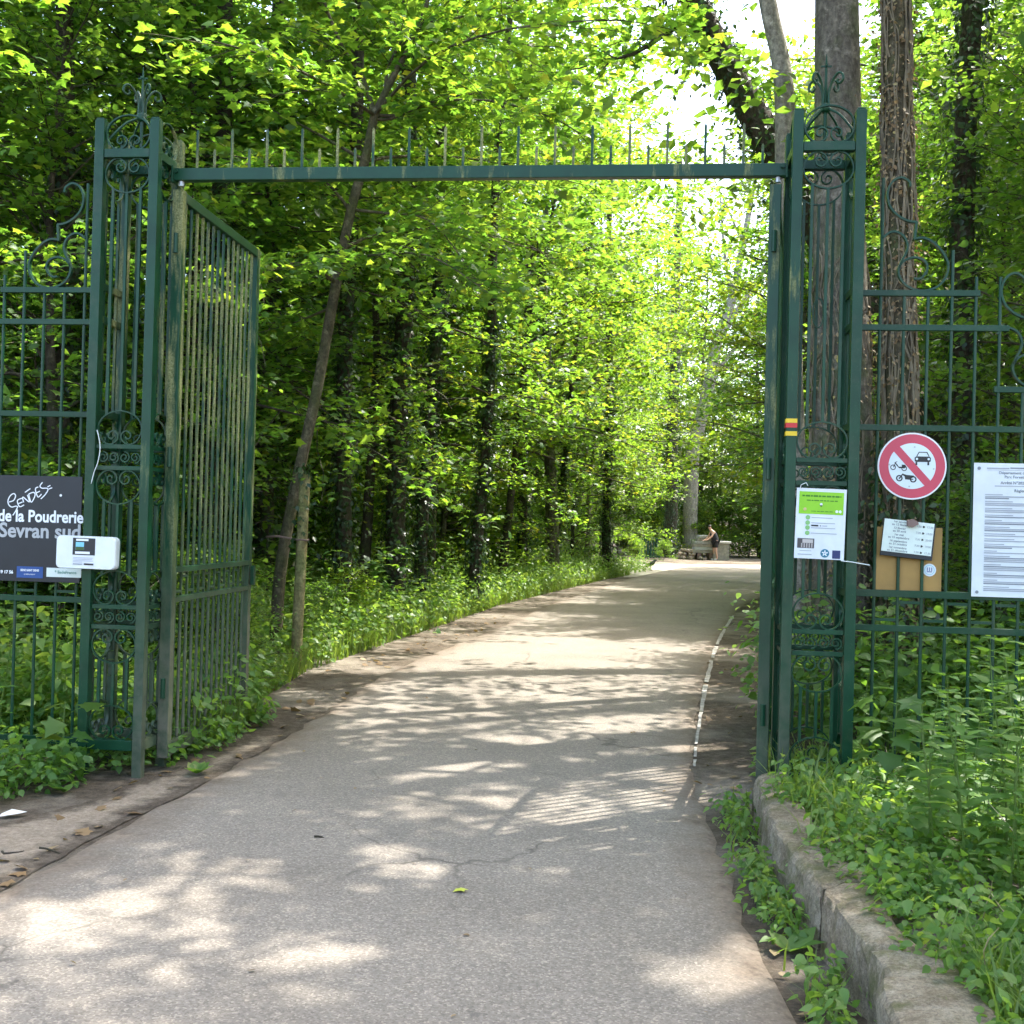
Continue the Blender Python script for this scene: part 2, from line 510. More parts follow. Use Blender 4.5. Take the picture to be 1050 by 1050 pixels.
TPL = {'maple': (MAPLE, MAPLE_F), 'oval': (OVAL, OVAL_F), 'oval2': (OVAL2, OVAL2_F), 'nettle': (NETTLE, NETTLE_F)}

def unit(a):
    return a / np.maximum(np.linalg.norm(a, axis=1, keepdims=True), 1e-9)

def leaf_mesh(name, pos, nrm, head, size, tpl, mats, mat_idx=None):
    tv, tf = TPL[tpl]
    pos = np.asarray(pos, float); n = len(pos)
    nrm = unit(np.asarray(nrm, float))
    head = np.asarray(head, float)
    h = unit(head - nrm * (head * nrm).sum(1, keepdims=True))
    x = np.cross(h, nrm)
    s = np.asarray(size, float).reshape(n, 1, 1)
    V = pos[:, None, :] + s * (tv[None, :, 0, None] * x[:, None, :] + tv[None, :, 1, None] * h[:, None, :] + tv[None, :, 2, None] * nrm[:, None, :])
    k = len(tv)
    V = V.reshape(-1, 3)
    ls, lt, idx = [], [], []
    fl = [len(f) for f in tf]
    flat = np.array([i for f in tf for i in f])
    tot = len(flat)
    loops = (flat[None, :] + (np.arange(n) * k)[:, None]).reshape(-1)
    starts = np.concatenate([[0], np.cumsum(fl)[:-1]])
    lstart = (starts[None, :] + (np.arange(n) * tot)[:, None]).reshape(-1)
    me = bpy.data.meshes.new(name)
    me.vertices.add(len(V)); me.vertices.foreach_set('co', V.astype(np.float32).ravel())
    me.loops.add(len(loops)); me.loops.foreach_set('vertex_index', loops.astype(np.int32))
    me.polygons.add(len(lstart)); me.polygons.foreach_set('loop_start', lstart.astype(np.int32))
    if not isinstance(mats, (list, tuple)):
        mats = [mats]
    for m in mats:
        me.materials.append(m)
    if mat_idx is not None:
        me.polygons.foreach_set('material_index', np.repeat(mat_idx, len(tf)).astype(np.int32))
    me.update(calc_edges=True)
    return me

def limb_path(rng, p, d, L, n, droop, wob):
    pts = [np.array(p, float)]
    d = np.array(d, float)
    for i in range(n):
        d = d + rng.normal(0, wob, 3)
        d[2] -= droop / n
        d /= np.linalg.norm(d)
        pts.append(pts[-1] + d * L / n)
    return np.array(pts)

def along(pts, t):
    f = t * (len(pts) - 1)
    i = min(int(f), len(pts) - 2)
    w = f - i
    return pts[i] * (1 - w) + pts[i + 1] * w, pts[i + 1] - pts[i]

class Leaves:
    def __init__(s):
        s.p = []; s.n = []; s.h = []; s.s = []
    def add(s, p, n, h, size):
        s.p.append(p); s.n.append(n); s.h.append(h); s.s.append(size)
    def mesh(s, name, tpl, mat):
        return leaf_mesh(name, np.concatenate(s.p), np.concatenate(s.n), np.concatenate(s.h), np.concatenate(s.s), tpl, mat)

def spray(rng, L, twig, nleaf, size, tilt=.45, jit=.10):
    """leaves held in a flat layer along one twig"""
    t = rng.uniform(.12, 1.05, nleaf) * (len(twig) - 1)
    i = np.minimum(t.astype(int), len(twig) - 2)
    w = (t - i)[:, None]
    base = twig[i] * (1 - w) + twig[i + 1] * w
    d = unit(twig[i + 1] - twig[i])
    side = np.stack([-d[:, 1], d[:, 0], np.zeros(nleaf)], 1) * rng.choice([-1, 1], nleaf)[:, None]
    head = d * rng.uniform(.1, 1., (nleaf, 1)) + side * rng.uniform(.3, 1.2, (nleaf, 1)) + rng.normal(0, .15, (nleaf, 3))
    head[:, 2] -= .25
    nrm = np.stack([np.zeros(nleaf), np.zeros(nleaf), np.ones(nleaf)], 1) + rng.normal(0, tilt, (nleaf, 3))
    pos = base + rng.normal(0, 1, (nleaf, 3)) * np.array([jit, jit, jit * .6])
    L.add(pos, nrm, head, size * rng.uniform(.55, 1.2, nleaf))

def grow_limbs(rng, wood, L, limbs, ntw, nleaf, leaf, twig_len, tilt=.45, jit=.10, droop=.25, r_l=.03):
    for (pts, r) in limbs:
        wood.tube(pts, np.linspace(r, r * .25, len(pts)), 6, cap=False)
        for j in range(ntw):
            t = rng.uniform(.22, 1.0)
            p, d = along(pts, t)
            d = d / np.linalg.norm(d)
            az = rng.uniform(-1.4, 1.4)
            dd = np.array([d[0] * math.cos(az) - d[1] * math.sin(az), d[0] * math.sin(az) + d[1] * math.cos(az), d[2] * .4 + rng.normal(.05, .2)])
            tw = limb_path(rng, p, dd, twig_len * rng.uniform(.5, 1.25), 4, droop, .14)
            wood.tube(tw, np.linspace(max(.005, r * .28), .003, len(tw)), 3, cap=False)
            spray(rng, L, tw, nleaf, leaf, tilt, jit)

SUN_EL, SUN_AZ = rad(61), rad(35)         # azimuth measured from +X towards +Y
sd = Vector((math.cos(SUN_EL) * math.cos(SUN_AZ), math.cos(SUN_EL) * math.sin(SUN_AZ), math.sin(SUN_EL)))
# crown leaves are cut away so sun patches land at these spots (ground x, y, half width, half depth)
GAPS = []
for (px, py, rx, ry) in ((475, 798, 90, 16), (440, 843, 62, 16), (620, 800, 95, 26), (585, 838, 105, 26), (600, 872, 70, 14), (400, 890, 45, 20), (90, 945, 150, 30), (240, 905, 70, 18), (545, 902, 42, 11), (760, 1000, 80, 34), (330, 985, 60, 18),
                         (520, 762, 60, 6), (640, 742, 60, 5), (470, 735, 60, 5), (560, 712, 70, 6), (430, 700, 40, 4), (960, 850, 80, 40), (1010, 950, 70, 50), (880, 880, 50, 40), (930, 785, 80, 16), (60, 770, 70, 30), (330, 665, 60, 22), (450, 625, 80, 16), (560, 594, 60, 8), (290, 620, 30, 20)):
    c = G(px, py); e = G(px + rx, py); u_ = G(px, py - ry)
    GAPS.append((c.x, c.y, abs(e.x - c.x), abs(u_.y - c.y)))
def sun_gaps(L, off):
    off = np.array(off)
    for k in range(len(L.p)):
        w = L.p[k] + off
        gx = w[:, 0] - w[:, 2] * sd.x / sd.z; gy = w[:, 1] - w[:, 2] * sd.y / sd.z
        keep = np.ones(len(w), bool)
        for (cx, cy_, rx, ry) in GAPS:
            keep &= ((gx - cx) / rx) ** 2 + ((gy - cy_) / ry) ** 2 > 1 + .5 * np.sin(gx * 9 + gy * 7)
        L.p[k] = L.p[k][keep]; L.n[k] = L.n[k][keep]; L.h[k] = L.h[k][keep]; L.s[k] = L.s[k][keep]

def gen_tree(name, seed, H, r0, base, spread, nl, ntw, nleaf, leaf, tpl, lmat, bmat, twig=1.0, up=.35, droop=.35, lean=.02, prof=1., tilt=.45, at=None):
    rng = np.random.default_rng(seed)
    wood = MB(); L = Leaves()
    n = 12
    tp = [np.zeros(3)]
    d = np.array([rng.normal(0, lean), rng.normal(0, lean), 1.])
    for i in range(n):
        d = d + rng.normal(0, .045, 3) * np.array([1, 1, 0])
        d /= np.linalg.norm(d)
        tp.append(tp[-1] + d * H * .94 / n)
    tp = np.array(tp)
    tp[0][2] = -.15
    wood.tube(tp, np.linspace(r0, r0 * .12, n + 1) * np.concatenate([[1.35, 1.08], np.ones(n - 1)]), 9, cap=False)
    limbs = []
    for i in range(nl):
        f = (i + rng.uniform(0, 1)) / nl
        h = base + (H * .93 - base) * f
        p, _ = along(tp, min(h / (H * .94), .995))
        az = i * 2.4 + rng.normal(0, .35)
        e = up + f * .75 + rng.normal(0, .15)
        ln = spread * (1 - .72 * f ** 1.5) * rng.uniform(.98, 1.02) * (prof + (1 - prof) * math.sin(math.pi * (.15 + .85 * f)))
        dd = (math.cos(az) * math.cos(e), math.sin(az) * math.cos(e), math.sin(e))
        limbs.append((limb_path(rng, p, dd, ln, 6, droop, .09), max(.012, r0 * .30 * (1 - .6 * f))))
    grow_limbs(rng, wood, L, limbs, ntw, nleaf, leaf, twig, tilt)
    if at is not None: sun_gaps(L, at)
    w = bpy.data.meshes.new(name + '_trunk')
    w.from_pydata(wood.v, [], wood.f)
    w.polygons.foreach_set('use_smooth', [True] * len(wood.f))
    w.materials.append(bmat)
    w.update()
    return w, L.mesh(name + '_crown', tpl, lmat)

def ivy_mesh(name, path, radii, n, seed, size=.07, puff=.10, mat=None):
    rng = np.random.default_rng(seed)
    path = np.array([tuple(p) for p in path], float)
    t = rng.uniform(0, 1, n) * (len(path) - 1)
    i = np.minimum(t.astype(int), len(path) - 2)
    w = (t - i)[:, None]
    c = path[i] * (1 - w) + path[i + 1] * w
    rr = np.interp(t, np.arange(len(path)), radii)
    d = unit(path[i + 1] - path[i])
    a = unit(np.cross(d, np.array([0.31, .95, .02])[None, :].repeat(n, 0)))
    b = np.cross(d, a)
    th = rng.uniform(0, 2 * math.pi, n)
    o = a * np.cos(th)[:, None] + b * np.sin(th)[:, None]
    bul = .5 + .5 * np.sin(t * 2.3 + th * 2 + seed) * np.sin(t * .9 + th * 3.1)
    pos = c + o * (rr + rng.exponential(puff, n) * (.35 + bul))[:, None]
    nrm = o + np.array([0, 0, .45]) + rng.normal(0, .4, (n, 3))
    head = rng.normal(0, .5, (n, 3)) + np.array([0, 0, -.8])
    return leaf_mesh(name, pos, nrm, head, size * rng.uniform(.5, 1.25, n), 'oval2', mat or M['ivy'])

# ------------------------------------------------------------------ ground and road
XL = [(-4, -2.5), (1, -2.25), (4.65, -2.03), (5.8, -1.90), (6.47, -1.76), (8.3, -1.52), (11.9, -1.24), (16.3, -.34), (22.1, .65), (33.8, 3.24), (42, 5.5), (48, 7.5)]
XR = [(-4, .90), (1, .91), (3.8, .93), (4.6, .965), (5.74, 1.05), (7.5, 1.17), (11.1, 1.82), (15.5, 2.72), (20.9, 3.95), (25.8, 5.3), (35, 8.6), (42, 11.8), (48, 15)]
def xl(y): return float(np.interp(y, [a for a, b in XL], [b for a, b in XL]))
def xr(y): return float(np.interp(y, [a for a, b in XR], [b for a, b in XR]))
def smooth_edge(T, ys):
    a = np.interp(ys, [p[0] for p in T], [p[1] for p in T])
    k = np.ones(9) / 9
    return np.convolve(np.pad(a, 4, 'edge'), k, 'valid')

def make_ground():
    q = np.linspace(-1, 1, 81)
    xs = np.sign(q) * (np.abs(q) ** 2.6) * 320
    q2 = np.linspace(-1, 1, 81)
    ys = np.sign(q2) * (np.abs(q2) ** 2.6) * 320 + 12
    V = [(x, y, 0) for y in ys for x in xs]
    F = [(j * 81 + i, j * 81 + i + 1, (j + 1) * 81 + i + 1, (j + 1) * 81 + i) for j in range(80) for i in range(80)]
    b = MB(); b.add(V, F)
    return struct(b.build('ground', M['soil']))
make_ground()

def make_road():
    ys = np.concatenate([np.arange(-4, 20, .2), np.arange(20, 48.1, .5)])
    rng = np.random.default_rng(3)
    L = smooth_edge(XL, ys) + rng.normal(0, .018, len(ys))
    Rr = smooth_edge(XR, ys) + rng.normal(0, .015, len(ys))
    us = np.concatenate([[0, .015, .04, .08, .14], np.linspace(.22, .78, 6), [.86, .92, .96, .985, 1]])
    V = []; E = []
    for k, y in enumerate(ys):
        w = Rr[k] - L[k]
        for u in us:
            x = L[k] + w * u
            V.append((x, y, .012 + .05 * (u * (1 - u)) - (.008 if u in (0, 1) else 0)))
            E.append(min(u, 1 - u) * w)
    n = len(us)
    F = [(j * n + i, j * n + i + 1, (j + 1) * n + i + 1, (j + 1) * n + i) for j in range(len(ys) - 1) for i in range(n - 1)]
    b = MB(); b.add(V, F)
    o = b.build('road', M['road'], smooth=True)
    at = o.data.attributes.new('edge', 'FLOAT', 'POINT')
    at.data.foreach_set('value', np.array(E, np.float32))
    return struct(o)
make_road()

def make_dust():
    rng = np.random.default_rng(6)
    ys = np.arange(2.5, 8.4, .12)
    us = np.linspace(0, 1, 9)
    V = []; E = []
    for y in ys:
        a = xl(y) - .02; w = float(np.interp(y, [2.5, 5.2, 6.2, 7.2, 8.4], [1.3, .75, .42, .3, .2]))
        for u in us:
            V.append((a - w * u + rng.normal(0, .01), y, .006)); E.append(min(u * w * 1.2, (1 - u) * w * 1.6, (8.4 - y) * .5))
    n = len(us)
    b = MB(); b.add(V, [(j * n + i + 1, j * n + i, (j + 1) * n + i, (j + 1) * n + i + 1) for j in range(len(ys) - 1) for i in range(n - 1)])
    m, nt, out = new_mat('dusty_soil')
    bs = N(nt, 'ShaderNodeBsdfPrincipled', inp={'Roughness': .95, 'Specular IOR Level': .15})
    nt.links.new(bs.outputs[0], out.inputs[0])
    pos = world_pos(nt)
    at = N(nt, 'ShaderNodeAttribute', attribute_name='edge')
    ad = N(nt, 'ShaderNodeMath', operation='MULTIPLY_ADD', inp={1: .62})
    nt.links.new(noise(nt, 4.5, 7, .7, pos), ad.inputs[0]); nt.links.new(at.outputs['Fac'], ad.inputs[2])
    soil = ramp(nt, noise(nt, 11, 8, .72, pos), [(.3, (.042, .033, .025)), (.5, (.092, .073, .056)), (.7, (.155, .128, .10))])
    dust = ramp(nt, noise(nt, 16, 8, .75, pos), [(.3, (.19, .152, .115)), (.7, (.32, .265, .21))])
    c = mixc(nt, ramp(nt, ad.outputs[0], [(.38, (0, 0, 0)), (.52, (1, 1, 1))]), soil, dust)
    nt.links.new(mixc(nt, 1., c, ramp(nt, noise(nt, 70, 5, .8, pos), [(.3, (.6, .6, .6)), (.7, (1.35, 1.33, 1.3))]), 'MULTIPLY'), bs.inputs['Base Color'])
    bn = N(nt, 'ShaderNodeBump', inp={'Strength': .7, 'Distance': .015})
    nt.links.new(noise(nt, 28, 7, .75, pos), bn.inputs['Height']); nt.links.new(bn.outputs[0], bs.inputs['Normal'])
    o = b.build('verge_soil', m, None, True)
    at = o.data.attributes.new('edge', 'FLOAT', 'POINT'); at.data.foreach_set('value', np.array(E, np.float32))
    return struct(o)
make_dust()

def make_clearing():
    b = MB()
    pts = [G(628, 577.5), G(640, 592), G(690, 590), (10.5, 41, 0), (13, 38, 0), (19, 40, 0), (34, 60, 0), (46, 78, 0), (38, 84, 0), (19.5, 55, 0)]
    b.add([(p[0], p[1], .004) for p in pts], [tuple(range(len(pts)))])
    return struct(b.build('gravel_clearing', M['gravel']))
make_clearing()

def make_edge_line():
    pts = [G(712, 792), G(714, 765), G(720, 725), G(725, 698), G(733, 668), G(741, 650), G(752, 632)]
    pts = spline([(p.x, p.y, 0) for p in pts], 10)
    wid = np.interp(np.linspace(0, 1, len(pts)), [0, .25, .5, .8, 1], [.009, .014, .026, .027, .024])
    rng = np.random.default_rng(5)
    V = []; F = []
    for i, p in enumerate(pts):
        t = (pts[min(i + 1, len(pts) - 1)] - pts[max(i - 1, 0)]).normalized()
        n = Vector((-t.y, t.x, 0)) * wid[i]
        for s in (-1, 1):
            q = p + n * (s * rng.uniform(.6, 1.15))
            u_ = min(1, max(0, (q.x - xl(q.y)) / (xr(q.y) - xl(q.y))))
            V.append((q.x, q.y, .0175 + .05 * u_ * (1 - u_)))
        if i and rng.random() > (.30 if i < 10 else .05):
            F.append((2 * i - 2, 2 * i - 1, 2 * i + 1, 2 * i))
    b = MB(); b.add(V, F)
    return struct(b.build('road_marking', M['line']))
make_edge_line()

# ------------------------------------------------------------------ the gate: frame of reference
PW = .34                                   # pillar, centre to centre of its posts
PB = P(149, 526, 6.91); PB.z = 0           # near inner post of the left pillar
PE = P(808.5, 545, 6.49); PE.z = 0         # near inner post of the right pillar
U = (PE - PB).normalized()
Vv = Vector((-U.y, U.x, 0))
ROT = math.atan2(U.y, U.x)
CL = PB - U * (PW / 2) + Vv * (PW / 2)
CRt = PE + U * (PW / 2) + Vv * (PW / 2)

def omega(w, h):
    """open arch whose two ends curl inwards; x in -w/2..w/2, z in 0..h, arch at the top"""
    half = [(0, 1.), (.42, .91), (.80, .66), (1, .28), (.97, -.14), (.74, -.50), (.42, -.62), (.13, -.44), (.08, -.16), (.26, .02), (.47, -.06), (.50, -.28), (.36, -.36), (.28, -.25)]
    right = spline([Vector((a, b)) for a, b in half], 5)
    full = [Vector((-p.x, p.y)) for p in reversed(right)] + right[1:]
    return [(p.x * w / 2, (p.y + .62) / 1.62 * h) for p in full]
def spiral(cx, cz, r, turns=1.4, a0=0., sgn=1):
    return [(cx + r * (1 - .75 * k / 26) * math.cos(a0 + sgn * turns * 2 * math.pi * k / 26), cz + r * (1 - .75 * k / 26) * math.sin(a0 + sgn * turns * 2 * math.pi * k / 26)) for k in range(27)]

def make_pillar(name, label, centre, fence_side):
    root = thing(name, label, 'gate pillar', centre, ROT)
    h = PW / 2
    T = .058
    mat = M['paint']
    alg = M['paint_some'] if fence_side < 0 else M['paint']
    for (x, y) in ((-h, -h), (h, -h), (h, h), (-h, h)):
        b = MB()
        top = 3.885 if y < 0 else 3.86
        b.box((x, y, top / 2 - .02), (T, T, top + .04), bev=.004)
        b.box((x, y, top + .006), (T * .8, T * .8, .012), bev=.003)
        m = M['paint_foot'] if (x > 0) == (fence_side < 0) and y < 0 else (alg if y > 0 else mat)
        b.build('post', m, root)
    for k in range(4):
        rot = k * math.pi / 2
        fm = mat if k in (0,) else alg
        def sub(b, nm, m=fm):
            o = b.build(nm, m, root)
            o.rotation_euler = (0, 0, rot)
            return o
        Y = -h
        wi = PW - T - .004
        for (z, t) in ((3.685, .052), (.185, .06)):
            b = MB(); b.box((0, Y, z), (wi, .05, t), bev=.003); sub(b, 'crossbar')
        for z in (1.945, 1.818, .997, .878):
            b = MB(); b.box((0, Y, z), (wi, .03, .026), bev=.002); sub(b, 'crossbar')
        ww = wi - .012
        # arches on the bars
        for (z, up, hh) in ((3.712, 1, .205), (3.658, -1, .205), (1.959, 1, .20), (1.804, -1, .20), (1.011, 1, .20), (.864, -1, .20), (.216, 1, .20)):
            pts = omega(ww, hh)
            b = MB(); b.ribbon([(x, z + up * zz) for x, zz in pts], .008, .018, Y); sub(b, 'scroll')
        # rows of little curls between the paired bars
        for z in (1.8815, .9375):
            for i in range(4):
                sx = -ww / 2 + ww * (i + .5) / 4
                b = MB(); b.ribbon(spiral(sx, z, .034, 1.5, math.pi / 2 + (math.pi if i % 2 else 0), 1 if i % 2 else -1), .007, .016, Y); sub(b, 'curl')
        # upright bars, stopping at the arches
        bx = (-.085, 0, .085)
        for x in bx:
            dz = .205 * (1 if abs(x) < .01 else .88)
            for (z0, z1) in ((1.959 + dz - .004, 3.658 - dz + .004), (1.011 + dz - .004, 1.804 - dz + .004), (.216 + dz - .004, .864 - dz + .004)):
                b = MB(); b.box((x, Y, (z0 + z1) / 2), (.016, .016, z1 - z0)); sub(b, 'bar')
        if (k == 1 and fence_side > 0) or (k == 3 and fence_side < 0):
            for z in (2.907, 2.712, 2.147, 1.213):
                b = MB(); b.box((0, Y, z), (wi, .028, .04), bev=.002); sub(b, 'crossbar')
    # loop ornament in the back face and crowning fleuron
    b = MB(); b.ribbon([(.03 * math.cos(t), 2.81 + .085 * math.sin(t)) for t in np.linspace(0, 2 * math.pi, 28)[:-1]], .007, .018, h * .55, closed=True)
    b.build('loop', alg, root)
    prof = [(.0, 0.), (.018, .04), (.018, .095), (.04, .155), (.075, .19), (.105, .18), (.113, .148), (.09, .13), (.074, .143), (.082, .158)]
    low = [(.235, -.215), (.19, -.14), (.10, -.03), (.03, .02)]
    for k in range(4):
        a = math.pi / 4 + k * math.pi / 2
        pts = spline([Vector((x, z)) for x, z in low] + [Vector((x + .004, z + .02)) for x, z in prof[1:]], 5)
        b = MB(); b.tube([(p.x * math.cos(a), p.x * math.sin(a), 3.93 + p.y) for p in pts], .0075, 6)
        b.build('fleuron_scroll', mat, root, True)
    b = MB(); b.tube([(0, 0, 3.78), (0, 0, 3.95), (0, 0, 4.08), (0, 0, 4.22), (0, 0, 4.27)], [.009, .011, .009, .006, .002], 8)
    b.box((0, 0, 4.20), (.06, .008, .008)); b.box((0, 0, 4.20), (.008, .06, .010))
    b.build('spike', mat, root, False)
    b = MB(); b.tube([(0, 0, 3.935), (0, 0, 3.95), (0, 0, 3.975), (0, 0, 3.99)], [.02, .031, .031, .02], 10)
    b.build('collar', mat, root, True)
    return root
pl = make_pillar('gate_pillar', 'square green wrought iron gate pillar carrying the white box and the open moss-stained gate leaf', CL, -1)
pr = make_pillar('gate_pillar', 'square green wrought iron gate pillar wearing the lime green poster and yellow red stripe mark', CRt, 1)

# trail stripes painted on the right pillar's near post
for z0, z1, mt in ((429.0, 433.5, 'yellow'), (433.5, 438.4, 'mark_red'), (442.0, 446.8, 'yellow')):
    a = hit(809, z0, PE - Vv * .03, Vv).z; c = hit(809, z1, PE - Vv * .03, Vv).z
    b = MB(); b.box((-PW / 2, -PW / 2, (a + c) / 2), (.0605, .0605, a - c - .001))
    b.build('trail_mark', M[mt], pr)

# ------------------------------------------------------------------ lintel with its row of spikes
def make_lintel():
    a = CL + U * (PW / 2 + .031) + Vv * .03
    c = CRt - U * (PW / 2 + .031) + Vv * .03
    Lg = (c - a).length
    root = thing('gate_lintel', 'long green steel beam with grey spikes joining the tops of both gate pillars', 'lintel', (a + c) / 2, ROT)
    b = MB(); b.box((0, 0, 3.615), (Lg, .06, .074), bev=.004)
    b.build('beam', gate_paint('lintel_paint', .17), root)
    sm = M['paint_algae']
    n = 32
    for i in range(n):
        x = -Lg / 2 + .14 + (Lg - .28) * i / (n - 1)
        hh = .235 if i % 2 == 0 else .115
        b = MB(); b.box((x, .012, 3.652 + hh / 2), (.015, .010, hh)); b.box((x, .012, 3.652 + hh + .004), (.009, .008, .010))
        b.build('spike', sm, root)
    for s in (-1, 1):
        b = MB(); b.box((s * (Lg / 2 - .006), 0, 3.615), (.012, .09, .10), bev=.002); b.tube([(s * (Lg / 2 - .03), -.048, 3.63), (s * (Lg / 2 - .03), -.031, 3.63)], .011, 6)
        b.build('bracket', M['paint'], root)
        b = MB(); b.tube([(s * (Lg / 2 - .05), 0, 3.548), (s * (Lg / 2 - .05), 0, 3.577)], .018, 10); b.build('hinge_pin', M['steel'], root)
make_lintel()

# ------------------------------------------------------------------ gate leaves
def make_leaf(label, p, ang, flip, Lf, pm, fm):
    root = thing('gate_leaf', label, 'gate leaf', p, ang)
    z0, z1 = .075, 3.53
    W = .066
    b = MB(); b.box((0, 0, (z0 + z1) / 2), (W, W, z1 - z0), bev=.004); b.build('hinge_post', pm, root)
    b = MB(); b.box((Lf, 0, (z0 + z1) / 2), (W, W * .7, z1 - z0), bev=.004); b.build('lock_post', fm, root)
    for z, t, nm in ((z1 - .03, .06, 'top_rail'), (z0 + .045, .085, 'bottom_rail'), (1.213, .034, 'middle_rail'), (1.03, .034, 'middle_rail')):
        b = MB(); b.box((Lf / 2, 0, z), (Lf - W - .003, .045, t), bev=.003); b.build(nm, M['paint_foot'] if z < 1.5 else M['paint'], root)
    n = 14
    for i in range(n):
        x = Lf * (i + 1) / (n + 1)
        b = MB()
        b.tube([(x, 0, 1.231), (x, 0, z1 - .061)], .0105, 8)
        b.tube([(x, 0, z0 + .089), (x, 0, 1.012)], .0105, 8)
        b.box((x, 0, 1.1215), (.014, .014, .148))
        b.build('bar', fm, root)
        if i < n - 1:
            x2 = x + Lf / (n + 1) / 2
            z = 1.168 if i % 2 else 1.074
            b = MB(); b.box((x2, 0, z), (Lf / (n + 1) - .016, .014, .014)); b.build('fret', M['paint_foot'], root)
    b = MB(); b.box((Lf - .004, -.045 * flip, 1.12), (.045, .03, .14), bev=.004); b.build('lock_box', M['paint'], root)
    for z in (.5, 1.9, 3.2):
        b = MB(); b.tube([(-.046, 0, z - .06), (-.046, 0, z + .06)], .014, 8); b.build('hinge', M['paint'], root)
hl = P(175, 527, 7.13); hl.z = 0
hr = P(787, 545, 6.70); hr.z = 0
make_leaf('open green gate leaf streaked with pale algae beside the leafy verge', hl, rad(84.9), 1, 1.52, M['paint_algae'], M['paint_algae'])
make_leaf('open gate leaf seen edge on beside the pillar with the lime green poster', hr, rad(90 - 14.2), -1, 1.52, M['paint_some'], M['paint'])

# ------------------------------------------------------------------ railings either side
def make_fence(name, label, centre, s, Lf):
    root = thing(name, label, 'fence', centre, ROT)
    mat = M['paint']
    def B(c, d, nm, bev=.002):
        b = MB(); b.box((s * c[0], c[1], c[2]), d, bev=bev); return b.build(nm, mat, root)
    x0 = PW / 2 + .031
    def rail(a, c, z, t=.034):
        B(((a + c) / 2, 0, z), (c - a, .03, t), 'rail')
    rail(x0, .87, 2.907)
    rail(x0, 1.03, 2.712)
    rail(.955, 1.50, 2.37)
    rail(x0, Lf, 2.147)
    rail(x0, Lf, 1.213, .04)
    rail(x0, Lf, 1.018, .036)
    rail(x0, Lf, .16, .045)
    tops = {0: 3.56, 1: 2.89, 2: 2.89, 3: 3.15, 4: 3.0, 5: 3.0, 6: 2.353, 7: 2.353, 8: 2.61, 9: 2.46}
    k = 0
    x = .33
    while x < Lf:
        zt = tops.get(k, 2.34)
        b = MB()
        b.tube([(s * x, 0, .05), (s * x, 0, zt)], .0095, 8)
        b.build('bar', mat, root)
        if x + .13 < Lf:
            z = 1.165 if k % 2 else 1.066
            b = MB(); b.box((s * (x + .065), 0, z), (.112, .014, .016)); b.build('fret', mat, root)
            if k % 2 == 0:
                b = MB(); b.box((s * (x + .065), 0, 1.186), (.022, .012, .014)); b.build('stud', mat, root)
        k += 1; x += .13
    hook = [(325, 108), (318, 75), (268, 48), (215, 75), (186, 150), (205, 235), (260, 295), (320, 325), (370, 332)]
    ring = [(352, 440), (410, 432), (470, 458), (530, 520), (568, 600), (555, 680), (500, 745), (410, 768), (330, 745), (280, 695), (265, 630), (300, 577), (365, 556), (425, 580), (440, 635), (405, 688), (360, 690)]
    inner = [(165, 430), (205, 398), (250, 395), (295, 425), (317, 480), (308, 530), (285, 575), (268, 625)]
    k8 = .00089
    for step in range(3):
        ox, oz = .63 * step, -.54 * step
        def C(q): return (s * (.33 + (q[0] - 160) * k8 + ox), 2.907 + (783 - q[1]) * k8 + oz)
        for pts in (hook, ring, inner):
            c = [C(q) for q in pts]
            c = [(p.x, p.y) for p in spline([Vector(q) for q in c], 6)]
            b = MB(); b.ribbon(c, .012, .026, 0); b.build('scroll', mat, root)
        c = [C((368, 330)), C((360, 442))]
        b = MB(); b.ribbon(c, .014, .024, 0); b.build('scroll', mat, root)
make_fence('iron_fence', 'green iron railing with stepped scrolls holding the round prohibition sign and notices', CRt, 1, 3.3)
make_fence('iron_fence', 'green iron railing with stepped scrolls behind the dark park name board', CL, -1, 2.6)

# ------------------------------------------------------------------ signs
FRr = CRt - Vv * .022        # just in front of the right railing
FRl = CL - Vv * .022
def signpos(px, py, p0):
    return hit(px, py, p0, Vv)
def slocal(p, c):            # coordinates of p in the sign's own frame
    d = p - c
    return d.dot(U), d.z

